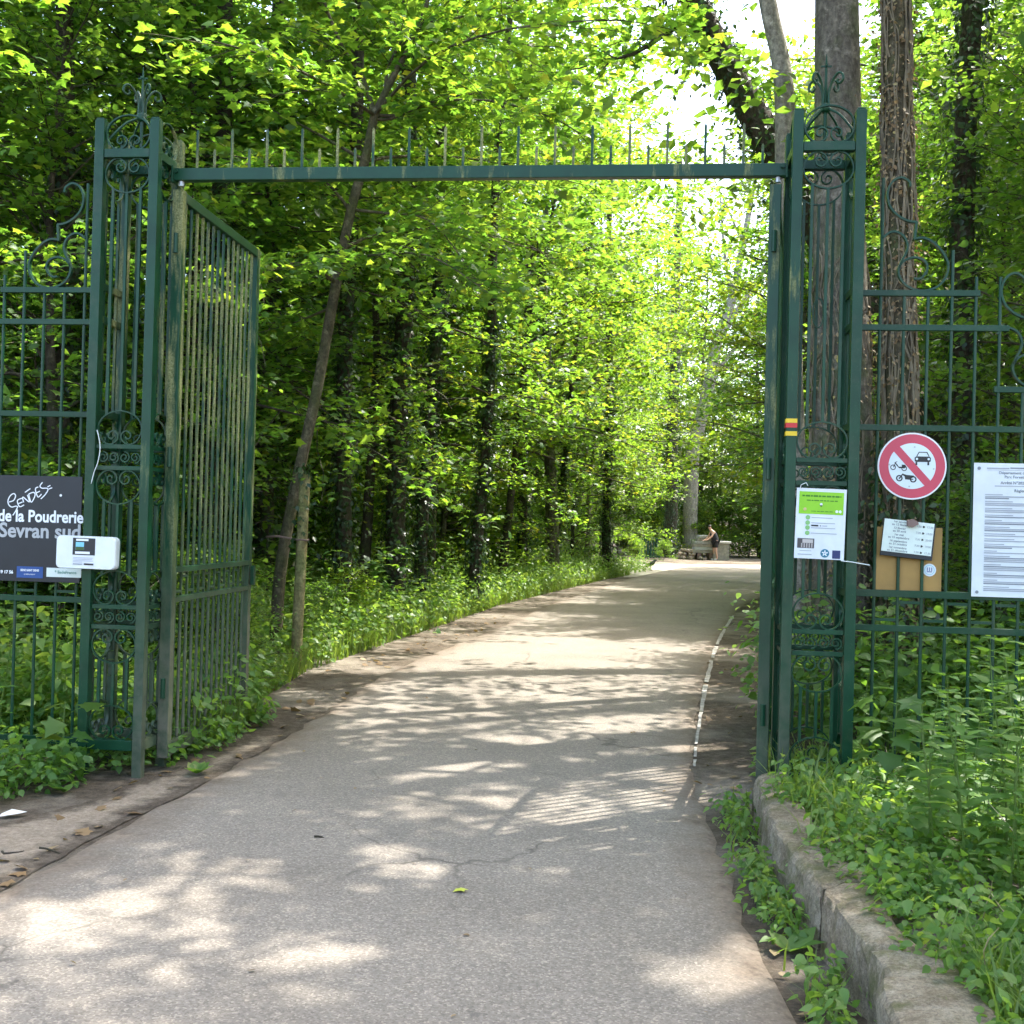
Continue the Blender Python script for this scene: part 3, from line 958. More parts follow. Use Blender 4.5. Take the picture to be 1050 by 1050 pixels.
# black park board on the left railing
def park_board():
    tl = signpos(86, 489, FRl); br = signpos(83.5, 598, FRl); l0 = signpos(0, 489, FRl)
    x1 = (tl - l0).dot(U)
    ww = x1 + .42
    c = tl - U * (ww / 2); c.z = (tl.z + br.z) / 2
    hh = tl.z - br.z
    b = MB(); b.box((0, 0, 0), (ww, .012, hh), bev=.002)
    o = b.build('park_board', M['board_dark'], None, False, c - Vv * .012, ROT)
    tag(o, 'dark anthracite park name board with white lettering fixed on the railing', 'sign')
    def L(px, py): return slocal(signpos(px, py, FRl - Vv * .018), c)
    y = -.0075
    x, z = L(85.5, 536)
    text('de la Poudrerie', .101, o, x, z - .002, y, M['txt_white'], 'RIGHT', .0026, .87)
    x, z = L(83, 552.5)
    text('Sevran sud', .123, o, x, z, y, M['txt_grey'], 'RIGHT', .003, .98)
    x, z = L(13.5, 588)
    text('19 17 56', .026, o, x, z, y, M['txt_white'], 'RIGHT', .0012)
    a = L(17.5, 580.5); d = L(44, 593)
    b = MB(); b.box(((a[0] + d[0]) / 2, y, (a[1] + d[1]) / 2), (d[0] - a[0], .002, a[1] - d[1])); b.build('blue_label', M['blue'], o)
    text('SEINE SAINT DENIS', .0178, o, (a[0] + d[0]) / 2, (a[1] + d[1]) / 2 + .006, y - .0022, M['txt_white'], 'CENTER', .0006, .78)
    text('LE DÉPARTEMENT', .010, o, (a[0] + d[0]) / 2, (a[1] + d[1]) / 2 - .016, y - .0022, M['txt_white'], 'CENTER', .0, .9)
    a = L(48, 582); d = L(83.2, 592.5)
    b = MB(); b.box(((a[0] + d[0]) / 2, y, (a[1] + d[1]) / 2), (d[0] - a[0], .002, a[1] - d[1])); b.build('white_label', M['paper_mint'], o)
    text('* îledeFrance', .026, o, (a[0] + d[0]) / 2 + .012, (a[1] + d[1]) / 2 - .006, y - .0022, plain('green_grey_print', (.2, .36, .3), .6), 'CENTER', .0006)
    # scratched tag
    def st(pts):
        q = [L(p[0] * 90 / 1050, 480 + p[1] * 65 / 758) for p in pts]
        q = [(v.x, v.y) for v in spline([Vector(t) for t in q], 5)]
        b = MB(); b.ribbon(q, .0062, .0012, y); b.build('scribble', M['txt_white'], o)
    st([(110, 405), (165, 385), (188, 330), (165, 305), (125, 330), (98, 385), (105, 435), (140, 465), (190, 455), (215, 460)])
    st([(215, 460), (190, 510), (155, 565)])
    st([(265, 360), (210, 388), (235, 460), (290, 440)]); st([(222, 425), (270, 405)])
    st([(285, 410), (275, 345), (352, 405), (330, 320)])
    st([(345, 310), (375, 408), (420, 330), (405, 290), (345, 310)])
    st([(460, 225), (425, 250), (455, 345), (498, 310)]); st([(440, 295), (480, 275)])
    st([(510, 170), (480, 215), (505, 240), (560, 240), (575, 262), (540, 320), (490, 368)])
    st([(570, 225), (605, 205)]); st([(585, 250), (625, 235)])
    st([(300, 290), (365, 245)])
    b = MB(); xx, zz = L(62.5, 508); b.prism(circle(.008, 14, xx, zz), y - .0012, y); b.build('fixing', M['txt_white'], o)
park_board()

def white_box():
    p0 = CL - Vv * (PW / 2 + .031)
    a = hit(57.5, 549, p0 - Vv * .06, Vv); d = hit(117.5, 584.5, p0 - Vv * .06, Vv)
    c = (a + d) / 2
    w = (d - a).dot(U); hgt = a.z - d.z
    b = MB()
    k = []
    rr = .028
    for (sx, sz, a0) in ((1, 1, 0), (-1, 1, 90), (-1, -1, 180), (1, -1, 270)):
        for t in range(0, 91, 15):
            an = rad(a0 + t)
            k.append((sx * (w / 2 - rr) + rr * math.cos(an), sz * (hgt / 2 - rr) + rr * math.sin(an)))
    n = len(k)
    V = []
    for (y, s) in ((-.030, .965), (-.026, .985), (-.018, 1.), (.028, 1.)):
        V += [(x * s, y, z * s) for x, z in k]
    F = [tuple(range(n))]
    for r_ in range(3):
        F += [(r_ * n + i, (r_ + 1) * n + i, (r_ + 1) * n + (i + 1) % n, r_ * n + (i + 1) % n) for i in range(n)]
    F.append(tuple(3 * n + i for i in range(n - 1, -1, -1)))
    b.add(V, F)
    cc = c + Vv * .03
    o = b.build('counter_box', M['white'], None, False, cc, ROT)
    o.rotation_euler = (0, rad(.6), ROT)
    tag(o, 'white rounded plastic box with black label fixed across the pillar and board edge', 'box')
    def L(u, v): return (u - 660) / 450 * w, -(v - 722) / 265 * hgt
    y = -.0312
    def rect(u0, v0, u1, v1, m, nm, dy=0.):
        x0, z0 = L(u0, v0); x1, z1 = L(u1, v1)
        b = MB(); b.box(((x0 + x1) / 2, y - dy, (z0 + z1) / 2), (x1 - x0, .002, z0 - z1)); return b.build(nm, m, o)
    rect(565, 605, 733, 742, M['ink'], 'label')
    rect(563, 745, 730, 822, M['paper'], 'label')
    rect(588, 638, 650, 702, M['sky_blue'], 'picture', .0015)
    rect(590, 676, 650, 703, plain('dark_green_print', (.05, .10, .03), .6), 'picture', .003)
    rect(590, 612, 682, 628, M['txt_white'], 'print_line', .0015)
    rect(585, 714, 695, 733, M['txt_white'], 'print_line', .0015)
    for v, u1 in ((762, 722), (774, 716), (786, 722), (797, 640)):
        rect(572, v, u1, v + 4, M['ink_mid'], 'print_line', .0015)
    rect(572, 812, 640, 819, M['ink_grey'], 'print_line', .0015); rect(655, 808, 726, 821, M['ink'], 'print_line', .0015)
white_box()

def no_vehicles():
    c = signpos(935, 478, FRr - Vv * .01)
    e = signpos(970.5, 478, FRr - Vv * .01)
    r = (e - c).dot(U)
    b = MB(); b.prism(circle(r, 64), -.004, .006)
    b.box((0, .014, 0), (.05, .016, r * 1.2))
    o = b.build('prohibition_sign', M['txt_white'], None, False, c, ROT)
    tag(o, 'round red ringed sign banning cars and motorbikes fixed on the railing', 'sign')
    def disc(poly, m, nm, y):
        b = MB(); b.prism(poly, y - .0006, y); return b.build(nm, m, o)
    disc(circle(r * .955, 64), M['red'], 'ring', -.0045)
    disc(circle(r * .685, 64), M['sign_white'], 'face', -.0055)
    q = .0345 / .19 * r
    a = math.radians(-48)
    dx, dz = math.cos(a), math.sin(a)
    ll = r * .70
    def R4(w): return [(dx * ll - dz * w, dz * ll + dx * w), (-dx * ll - dz * w, -dz * ll + dx * w), (-dx * ll + dz * w, -dz * ll - dx * w), (dx * ll + dz * w, dz * ll - dx * w)]
    disc(R4(r * .115), M['red'], 'slash', -.0065)
    S = r / 372.0
    def L(pts): return [((x - 530) * S, -(yy - 503) * S) for x, yy in pts]
    yk = -.0066
    def ink(pts, nm='pictogram'): disc(L(pts), M['ink'], nm, yk)
    def ring(cx, cy, r0, r1, nm='pictogram'):
        b = MB()
        pts = [((cx - 530) * S + (r0 + r1) / 2 * S * math.cos(t), -(cy - 503) * S + (r0 + r1) / 2 * S * math.sin(t)) for t in np.linspace(0, 2 * math.pi, 25)[:-1]]
        b.ribbon(pts, (r1 - r0) * S, .0012, yk, closed=True); b.build(nm, M['ink'], o)
    def bar(p, q_, t):
        a_ = L([p])[0]; c_ = L([q_])[0]
        b = MB(); b.ribbon([a_, c_], t * S, .0012, yk); b.build('pictogram', M['ink'], o)
    # car seen from the front
    ink([(555, 408), (575, 394), (715, 394), (730, 408), (728, 448), (712, 455), (574, 455), (557, 448)])
    for x in (575, 703): ink([(x - 10, 456), (x + 10, 456), (x + 10, 490), (x - 10, 490)])
    bar((578, 392), (600, 350), 9); bar((710, 392), (688, 350), 9); bar((598, 347), (692, 347), 9)
    for x in (580, 706): disc(circle(13 * S, 14, (x - 530) * S, -(422 - 503) * S), M['sign_white'], 'lamp', -.0074)
    # moped
    ring(325, 520, 21, 30); ring(445, 530, 21, 30)
    ink([(345, 470), (365, 480), (385, 512), (420, 512), (418, 488), (455, 490), (470, 515), (445, 530), (390, 528), (362, 500)])
    bar((330, 520), (352, 465), 9); bar((340, 470), (368, 455), 7)
    # motorbike
    ring(395, 640, 22, 36); ring(545, 650, 22, 36)
    ink([(430, 588), (470, 602), (550, 608), (556, 622), (520, 640), (505, 655), (458, 652), (452, 620), (425, 600)])
    bar((398, 640), (432, 590), 12); bar((500, 648), (545, 650), 10)
    disc(circle(9 * S, 10, (395 - 530) * S, -(640 - 503) * S), M['ink'], 'pictogram', yk)
    for (x, z) in ((553, 290), (762, 530), (503, 730), (283, 490)):
        disc(circle(10 * S, 12, (x - 530) * S, -(z - 503) * S), M['steel'], 'rivet', -.008)
no_vehicles()

def a3_poster():
    p0 = CRt - Vv * (PW / 2 + .034)
    tl = hit(816.5, 500.5, p0, Vv); br = hit(866, 574, p0, Vv)
    c = (tl + br) / 2; w = (br - tl).dot(U); h = tl.z - br.z
    b = MB()
    nx, nz = 6, 8
    V = []
    for yy in (0, .002):
        for j in range(nz + 1):
            for i in range(nx + 1):
                x = -w / 2 + w * i / nx; z = -h / 2 + h * j / nz
                V.append((x, yy + .0, z))
    F = []
    n1 = (nx + 1) * (nz + 1)
    for j in range(nz):
        for i in range(nx):
            q = j * (nx + 1) + i
            F.append((q, q + 1, q + nx + 2, q + nx + 1)); F.append((n1 + q, n1 + q + nx + 1, n1 + q + nx + 2, n1 + q + 1))
    b.add(V, F)
    o = b.build('paper_poster', M['paper'], None, False, c, ROT)
    o.rotation_euler = (0, rad(1.2), ROT)
    tag(o, 'white laminated poster with lime green heading tied to the gate pillar', 'poster')
    def L(u, v): return (u - 408) / 590 * w, -(v - 520) / 795 * h
    y = -.0012
    def rect(u0, v0, u1, v1, m, nm, dy=0.):
        x0, z0 = L(u0, v0); x1, z1 = L(u1, v1)
        b = MB(); b.box(((x0 + x1) / 2, y - dy, (z0 + z1) / 2), (x1 - x0, .001, z0 - z1)); return b.build(nm, m, o)
    rect(145, 160, 672, 412, M['leaf_print'], 'heading')
    dk = plain('dark_green_letters', (.05, .2, .01), .6)
    for (u0, u1, v, t) in ((180, 640, 208, 18), (235, 605, 258, 11), (292, 545, 380, 8)):
        k = u0
        rr = random.Random(v)
        while k < u1:
            wd = rr.uniform(18, 62)
            rect(k, v - t / 2, min(k + wd, u1), v + t / 2, dk, 'print_line', .001); k += wd + 10
    b = MB(); x, z = L(408, 300); b.prism(circle(.0075, 14, x, z), y - .0018, y); b.build('emblem', M['paper'], o)
    b = MB(); x, z = L(408, 318); b.prism([(x - .006, z + .004), (x, z - .006), (x + .006, z + .004)], y - .0022, y); b.build('emblem', M['ink'], o)
    b = MB(); x, z = L(218, 360); b.prism(circle(.009, 14, x, z), y - .0018, y); b.build('emblem', plain('pinkish_print', (.55, .42, .2), .6), o)
    for dx_ in (-22, 18):
        b = MB(); x, z = L(616 + dx_, 375); b.prism(circle(.0085, 5, x, z), y - .0018, y); b.build('emblem', M['txt_white'], o)
    for v, u1 in ((452, 550), (512, 580), (568, 585), (628, 605)):
        b = MB(); x, z = L(257, v); b.prism(circle(.0125, 20, x, z), y - .001, y); b.build('bullet', M['dot_green'], o)
        rect(300, v - 4, u1, v + 4, M['ink_mid'], 'print_line')
    rect(300, 533, 385, 551, M['ink'], 'print_line'); rect(402, 536, 418, 549, M['ink_grey'], 'print_line'); rect(430, 538, 490, 547, M['ink_mid'], 'print_line')
    rect(145, 690, 345, 800, plain('dark_photo_print', (.07, .06, .06), .5), 'photo')
    rect(205, 700, 330, 742, plain('pale_photo_print', (.5, .45, .42), .5), 'photo', .001)
    for k in range(5): rect(190 + k * 30, 745, 206 + k * 30, 795, plain('grey_photo_print', (.42, .38, .36), .5), 'photo', .001)
    rect(175, 826, 315, 833, M['ink_mid'], 'print_line'); rect(155, 866, 320, 876, M['ink_mid'], 'print_line')
    b = MB(); x, z = L(475, 850); b.prism(circle(.0235, 28, x, z), y - .001, y); b.build('emblem', M['teal'], o)
    for k in range(5):
        a = k * 2 * math.pi / 5 + .3
        b = MB(); b.ribbon([(x + .003 * math.cos(a), z + .003 * math.sin(a)), (x + .016 * math.cos(a), z + .016 * math.sin(a))], .0065, .0012, y - .0012); b.build('emblem', M['txt_white'], o)
    rect(563, 812, 658, 905, M['navy'], 'emblem')
    # plastic ties
    x, z = L(690, 925)
    b = MB(); b.tube([(x - .01, -.004, z), (x + .05, -.006, z - .004), (x + .145, .0, z - .016)], .0028, 6); b.build('tie', M['white'], o)
    x, z = L(150, 120)
    b = MB(); b.tube([(x, .0, z - .01), (x + .004, -.006, z + .015), (x + .03, -.01, z + .028), (x + .04, -.008, z + .012)], .0024, 6); b.build('tie', M['white'], o)
a3_poster()

def ply_board():
    p0 = CRt + Vv * .016
    tl = hit(898.5, 540, p0, Vv); br = hit(965, 609, p0, Vv)
    c = (tl + br) / 2; w = (br - tl).dot(U); h = tl.z - br.z
    b = MB(); b.box((0, .006, 0), (w, .012, h), bev=.001)
    o = b.build('plywood_board', M['ply'], None, False, c, ROT)
    tag(o, 'ochre plywood board held behind the railing bars below the round sign', 'board')
    # round sticker on it
    s = hit(953, 584.5, p0 - Vv * .002, Vv)
    b = MB(); b.prism(circle(.036, 28), -.002, 0)
    k = b.build('round_sticker', M['paper'], None, False, s, ROT)
    tag(k, 'small white round sticker with blue emblem on the plywood board', 'sticker')
    b = MB(); b.ribbon(circle(.026, 24), .003, .001, -.0026, closed=True); b.build('emblem', M['sky_blue'], k)
    b = MB()
    for x_ in (-.012, 0, .012): b.ribbon([(x_, -.006), (x_, .014)], .004, .001, -.0026)
    b.ribbon([(-.014, -.01), (.014, -.01)], .004, .001, -.0026)
    b.build('emblem', M['blue'], k)
ply_board()

def hours_board():
    p0 = CRt - Vv * .03
    tl = hit(907, 531.5, p0, Vv); tr = hit(958, 537.5, p0, Vv); bl = hit(903.3, 565, p0, Vv)
    br = hit(954.5, 571, p0, Vv)
    c = (tl + tr + bl + br) / 4
    w = (tr - tl).length; h = (tl - bl).length * .985
    b = MB(); b.box((.004, .006, -.012), (w + .012, .012, h + .022), bev=.002)
    o = b.build('hours_panel', M['board_dark'], None, False, c, ROT)
    o.rotation_euler = (0, rad(5.2), ROT)
    tag(o, 'tilted opening hours panel, pale sheet on a dark backing over the plywood', 'sign')
    b = MB(); b.box((0, -.002, .002), (w, .003, h)); b.build('sheet', M['paper_mint'], o)
    y = -.0042
    rows = [('1er janvier', 'au 12 février', '7:30', '17:30'), ('13 février', 'au 30 avril', '7:30', '19:00'), ('1er mai', 'au 15 septembre', '7:30', '20:00'), ('16 septembre', 'au 31 octobre', '7:30', '19:00'), ('1er novembre', 'au 31 décembre', '7:30', '17:30')]
    for i, (a, d, e, f) in enumerate(rows):
        z = h / 2 - h * (i + .36) / 5
        text(a, .017, o, -w * .18, z, y, M['ink_grey'], 'CENTER', .0003)
        text(d, .017, o, -w * .18, z - .0165, y, M['ink_grey'], 'CENTER', .0003)
        text(e, .016, o, w * .20, z - .014, y, M['ink_mid'], 'CENTER', .0002)
        text(f, .016, o, w * .42, z - .014, y, M['ink_mid'], 'CENTER', .0002)
        b = MB(); b.prism([(w * .275, z - .0145), (w * .275, z - .003), (w * .30, z - .003), (w * .32, z - .009), (w * .30, z - .0145)], y - .0008, y); b.build('arrow', M['ink'], o)
    # wedge that holds the panel
    p = hit(936, 536.5, p0 - Vv * .02, Vv)
    b = MB(); b.prism([(-.03, .014), (.0, .024), (.026, .008), (.03, -.006), (-.004, -.024), (-.03, -.014)], -.014, .02)
    tag(b.build('rubber_wedge', M['rust'], None, False, p, ROT), 'small brown wedge clamped on the top edge of the opening hours panel', 'wedge')
hours_board()

def rules_board():
    p0 = FRr - Vv * .012
    tl = hit(998.5, 474.5, p0, Vv); bl = hit(996, 611.5, p0, Vv)
    h = tl.z - bl.z
    w = h * .72
    c = (tl + bl) / 2 + U * (w / 2)
    b = MB(); b.box((0, 0, 0), (w, .006, h), bev=.001)
    o = b.build('rules_board', M['paper'], None, False, c, ROT)
    tag(o, 'large white notice board full of small printed rules on the railing', 'notice')
    y = -.0045
    def L(px, py): return slocal(hit(px, py, p0 - Vv * .004, Vv), c)
    for (s, px, py, sz, bo) in (('Département de', 1024.3, 486, .022, .0002), ('Parc Forestier', 1030, 490.3, .022, .0002), ('Arrêté N°2022', 1026, 496.3, .022, .0004), ('Règlement', 1040, 504.6, .022, .0005)):
        x, z = L(px, py)
        text(s, sz, o, x, z, y, M['ink_grey'], 'LEFT', bo)
    def line(px, py, pl_, t, m=None):
        x, z = L(px, py)
        b = MB(); b.box((x + pl_ / 2, y, z), (pl_, .001, t)); b.build('print_line', m or M['ink_mid'], o)
    line(1012, 480, .12, .007); line(1036, 480, .10, .007, M['ink_grey']); line(1012, 481.8, w * .78, .0014)
    line(1020, 498.2, .2, .004)
    rr = random.Random(4)
    py = 507.
    while py < 603:
        blk = rr.choice((1, 2, 2, 3))
        line(1010.2 - (py - 507) * .02, py, rr.uniform(.06, .17), .005, M['ink_mid']); py += 2.0
        for j in range(blk):
            line(1010.2 - (py - 507) * .02, py, w * .80 if j < blk - 1 or rr.random() < .4 else rr.uniform(.1, .4), .0062, M['ink_grey'] if rr.random() < .5 else M['ink_mid']); py += 1.75
        py += 1.5
    for (px, py) in ((1004, 480), (1001.5, 607)):
        x, z = L(px, py)
        b = MB(); b.prism(circle(.009, 12, x, z), y - .003, y); b.build('screw', M['ink_grey'], o)
rules_board()

# loose white wire on the left pillar
def wire():
    p0 = CL - Vv * (PW / 2 + .036)
    pts = [hit(a, b_, p0, Vv) for a, b_ in ((99.5, 441), (102, 452), (102.5, 462), (100, 475), (96.5, 484), (93.5, 496))]
    b = MB(); b.tube(spline(pts, 4), .0026, 5)
    tag(b.build('loose_wire', M['white'], None, True), 'thin white wire end hanging on the pillar above the board', 'wire')
wire()

# ------------------------------------------------------------------ kerb stones, raised bed
def make_kerb():
    near = [(775, 792), (795, 849), (838, 902), (873, 948), (906, 989), (926, 1050)]
    far = [(808, 791), (848, 866), (889, 894), (930, 956), (996, 1001), (1032, 1046)]
    zt = .24
    A = [G(*p, zt) for p in near]; C = [G(*p, zt) for p in far]
    A = [A[0]] + A[1:] + [Vector((1.02, 1.6, zt)), Vector((1.0, -.5, zt))]
    C = [C[0]] + C[1:] + [Vector((1.28, 1.6, zt)), Vector((1.26, -.5, zt))]
    A = spline([(p.x, p.y, 0) for p in A], 14); C = spline([(p.x, p.y, 0) for p in C], 14)
    rng = np.random.default_rng(8)
    root = thing('stone_kerb', 'low worn stone kerb curving along the path beside the green bed', 'kerb', (0, 0, 0))
    lens = np.cumsum([0] + [(Vector(A[i + 1]) - Vector(A[i])).length for i in range(len(A) - 1)])
    ax = np.array([[v[0], v[1]] for v in A]); cx = np.array([[v[0], v[1]] for v in C])
    cuts = [0, 1.05, 2.0, 2.62, 3.75, 4.9, lens[-1]]
    for k in range(len(cuts) - 1):
        t0, t1 = cuts[k] + (.006 if k else 0), cuts[k + 1] - .006
        n = max(8, int((t1 - t0) / .035))
        nx = lambda s_, q: np.convolve(rng.normal(0, s_, n + q), np.ones(q) / q, 'valid')[:n]
        w1, w2, w3, ch = nx(.03, 9), nx(.022, 9), nx(.02, 11), np.clip(nx(.10, 5) - .02, 0, .05)
        dz = rng.normal(0, .006); dx = rng.normal(0, .006)
        V = []
        for i in range(n):
            t = t0 + (t1 - t0) * i / (n - 1)
            a = Vector((np.interp(t, lens, ax[:, 0]), np.interp(t, lens, ax[:, 1]), 0)); c = Vector((np.interp(t, lens, cx[:, 0]), np.interp(t, lens, cx[:, 1]), 0))
            d = c - a; wd = d.length; d.normalize()
            e = .012 if i in (0, n - 1) else 0
            q = ch[i]
            sec = [(-.03, -.12), (-.012 + w1[i], .03), (-.014 + w2[i], .12), (-.010 + w1[i] * .5, .18 - q * .4), (-.006 + w1[i] * .4 + q * .15, .212 - q * .8), (.004 + q * .3, .231 - q * .7), (.018 + q * .5, .239 + w3[i] * .3 - q * .3), (.05 + q, .243 + w3[i] * .4),
                   (wd * .5, .246 + w2[i] * .4), (wd - .045, .244 + w3[i] * .3), (wd - .018, .240 + w3[i] * .3), (wd - .002, .226), (wd + .008, .12), (wd + .012, -.12)]
            for (x, z) in sec:
                if z > .2: z -= e
                p = a + d * (x + dx + (e if x < wd / 2 else -e))
                V.append((p.x + rng.normal(0, .0024), p.y + rng.normal(0, .003), z + (dz if z > .1 else 0) + rng.normal(0, .0022)))
        m = 14
        F = [tuple(reversed((i * m + j, i * m + j + 1, (i + 1) * m + j + 1, (i + 1) * m + j))) for i in range(n - 1) for j in range(m - 1)]
        o1 = len(V); V += V[:m]; o2 = len(V); V += V[(n - 1) * m:n * m]
        F += [tuple(range(o1, o1 + m)), tuple(range(o2 + m - 1, o2 - 1, -1))]
        b = MB(); b.add(V, F)
        b.build('kerb_stone', M['stone'], root, False)
    # soil of the bed held by the kerb
    q = [(c[0] - .05, c[1]) for c in C]
    V = []
    for (x, y) in q:
        for k, dx in enumerate((0, .5, 1.2, 2.2, 3.5, 6, 9)):
            V.append((x + dx, y + dx * .12, .17 - (.02 if k else 0) + .03 * math.sin(x * 3 + y * 2 + dx * 2) - (.25 if k == 6 else 0)))
    F = [(i * 7 + j, (i + 1) * 7 + j, (i + 1) * 7 + j + 1, i * 7 + j + 1) for i in range(len(q) - 1) for j in range(6)]
    # back edge slopes to the wood
    F2 = []
    b = MB(); b.add(V, F)
    base = len(b.v)
    row = [b.v[j] for j in range(7)]
    b.add(row + [(p[0] + .1, p[1] + 1.6, -.05) for p in row], [(j, j + 1, j + 8, j + 7) for j in range(6)])
    struct(b.build('bed_soil', M['soil'], None, True))
make_kerb()

def bed_z(x, y):
    if x > 1.3 and y < 6.0: return .16
    if x > 1.3 and y < 7.6: return .16 - (y - 6.0) * .11
    return 0.
def inside_road(x, y, m=0.):
    return xl(y) - m < x < xr(y) + m

# ------------------------------------------------------------------ low plants
def plantlets(rng, pts, k, rad_, hgt, size, tilt=.5):
    """rosettes: k leaves around every point"""
    n = len(pts)
    pts = np.asarray(pts, float)
    c = np.repeat(pts, k, 0)
    az = rng.uniform(0, 2 * math.pi, n * k)
    sc_ = np.repeat(rng.uniform(.5, 1.25, n), k)
    rr = rng.uniform(.05, 1, n * k) * rad_ * sc_
    hh = rng.uniform(.15, 1, n * k) * hgt * sc_ * (1 - .25 * rr / (rad_ * 1.25))
    d = np.stack([np.cos(az), np.sin(az), np.zeros(n * k)], 1)
    pos = c + d * rr[:, None] + np.array([0, 0, 1.]) * hh[:, None]
    nrm = np.array([0, 0, 1.]) + d * .35 + rng.normal(0, tilt, (n * k, 3))
    head = d + rng.normal(0, .35, (n * k, 3)) - np.array([0, 0, .2])
    return pos, nrm, head, size * rng.uniform(.55, 1.25, n * k) * (.7 + .3 * sc_)

def cover(name, label, pts, k, rad_, hgt, size, tpl, mat, seed, tilt=.5):
    rng = np.random.default_rng(seed)
    p, n, h, s = plantlets(rng, pts, k, rad_, hgt, size, tilt)
    o = link(name, leaf_mesh(name, p, n, h, s, tpl, mat))
    return tag(o, label, 'ground cover', None, 'stuff')

def grass(name, label, pts, hgt, seed):
    rng = np.random.default_rng(seed)
    pts = np.asarray(pts, float)
    n = len(pts)
    az = rng.uniform(0, 2 * math.pi, n)
    hh = hgt * rng.uniform(.4, 1.3, n)
    V = np.zeros((n, 5, 3))
    d = np.stack([np.cos(az), np.sin(az), np.zeros(n)], 1)
    sd = np.stack([-np.sin(az), np.cos(az), np.zeros(n)], 1)
    ben = rng.uniform(.15, .9, n)[:, None] * hh[:, None]
    up = np.array([0, 0, 1.])
    w = (.004 + .003 * rng.uniform(0, 1, n))[:, None]
    V[:, 0] = pts - sd * w; V[:, 1] = pts + sd * w
    mid = pts + up * hh[:, None] * .6 + d * ben * .3
    V[:, 2] = mid + sd * w * .8; V[:, 3] = mid - sd * w * .8
    V[:, 4] = pts + up * hh[:, None] + d * ben
    F = np.array([[0, 1, 2, 3]]); T = np.array([[3, 2, 4]])
    me = bpy.data.meshes.new(name)
    o5 = (np.arange(n) * 5)[:, None]
    loops = np.concatenate([F + o5, T + o5], 1)
    st = (np.arange(n) * 7)[:, None] + np.array([[0, 4]])
    me.vertices.add(n * 5); me.vertices.foreach_set('co', V.astype(np.float32).ravel())
    me.loops.add(n * 7); me.loops.foreach_set('vertex_index', loops.astype(np.int32).ravel())
    me.polygons.add(n * 2); me.polygons.foreach_set('loop_start', st.astype(np.int32).ravel())
    me.materials.append(M['grass']); me.update(calc_edges=True)
    return tag(link(name, me), label, 'grass', None, 'stuff')

def clump_mask(x, y, s=1.):
    return math.sin(x * 2.1 * s + 1.3 * math.sin(y * 1.7 * s)) + math.sin(y * 2.6 * s + x * .7) * .8

rg = random.Random(21)
# bed at the right, in front of and behind the railing
pts = []
while len(pts) < 5200:
    y = rg.uniform(1.9, 7.2); x = rg.uniform(1.22, 5.2)
    kx = float(np.interp(y, [2.7, 3.3, 3.85, 4.9, 6.3], [1.37, 1.34, 1.32, 1.33, 1.56]))
    if x < kx - .045 + .05 * clump_mask(x * 2, y * 2.3) or x > .55 * y + 1.1: continue
    pts.append((x, y, bed_z(x, y)))
cover('ground_cover', 'dense low herbs with small leaves filling the bed behind the kerb', pts, 7, .08, .19, .040, 'oval', M['herb'], 31, .62)
cover('ground_cover', 'paler small leaved herbs in patches of the bed behind the kerb', [p for p in pts if clump_mask(p[0] * 1.5, p[1] * 1.5) > .2 and rg.random() < .5], 7, .09, .21, .036, 'oval', M['herb_pale'], 29)
pts2 = [p for p in pts if rg.random() < .16]
cover('ground_cover', 'broader mint like leaves standing among the herbs of the bed', pts2, 8, .10, .26, .055, 'nettle', M['herb'], 32, .4)
gp = []
for _ in range(9000):
    x, y, z = pts[rg.randrange(len(pts))]
    if clump_mask(x, y) > .0: gp.append((x + rg.uniform(-.1, .1) + .04, y + rg.uniform(-.1, .1), z))
grass('grass', 'fine grass blades mixed into the bed behind the kerb', gp, .24, 33)
cover('ground_cover', 'tall mixed leaves crowding the back of the right railing', [(rg.uniform(1.95, 5.6), rg.uniform(7.0, 9.6), .05) for _ in range(850)], 10, .26, .95, .085, 'oval', M['herb'], 28)
cover('ground_cover', 'pale variegated leaves low behind the right railing', [(rg.uniform(1.9, 5.6), rg.uniform(7.6, 9.8), .2) for _ in range(380)], 10, .24, 1.0, .06, 'oval', M['herb_pale'], 27)
def stalks():
    rng = np.random.default_rng(15)
    b = MB()
    for i in range(70):
        y = rng.uniform(3.0, 6.4); x = rng.uniform(1.45, .5 * y + .9)
        a = rng.uniform(0, 6.28); e = rng.uniform(.05, 1.1)
        p = np.array([x, y, .17 + rng.uniform(0, .1)])
        b.tube(limb_path(rng, p, (math.cos(a), math.sin(a), e), rng.uniform(.15, .5), 4, .2, .08), [.0028, .0026, .0022, .0018, .001], 4, cap=False)
    o = b.build('dry_grass', plain('dry_straw', (.42, .34, .20), .7, var=.3))
    tag(o, 'dry straw coloured stalks tangled among the herbs of the bed', 'dry stalks', None, 'stuff')
stalks()
# foot of the kerb, road side
pts = []
for _ in range(300):
    y = 2.2 + 4.6 * rg.random() ** 1.
    kx = float(np.interp(y, [2.0, 2.9, 3.5, 4.4, 5.2, 6.3, 7.4, 9], [1.02, 1.05, 1.10, 1.14, 1.16, 1.30, 1.50, 1.95]))
    x = kx - abs(rg.gauss(0, .055)) - .02
    if clump_mask(x * .5, y * 1.6, 1.3) < .25: continue
    pts.append((x, y, .015))
cover('ground_cover', 'straggling weeds rooted between the asphalt and the kerb foot', pts, 7, .07, .15, .042, 'nettle', M['herb'], 34, .5)
grass('grass', 'grass tufts at the kerb foot', [(p[0] + rg.uniform(-.05, .03), p[1] + rg.uniform(-.1, .1), p[2]) for p in pts if rg.random() < .5], .15, 35)
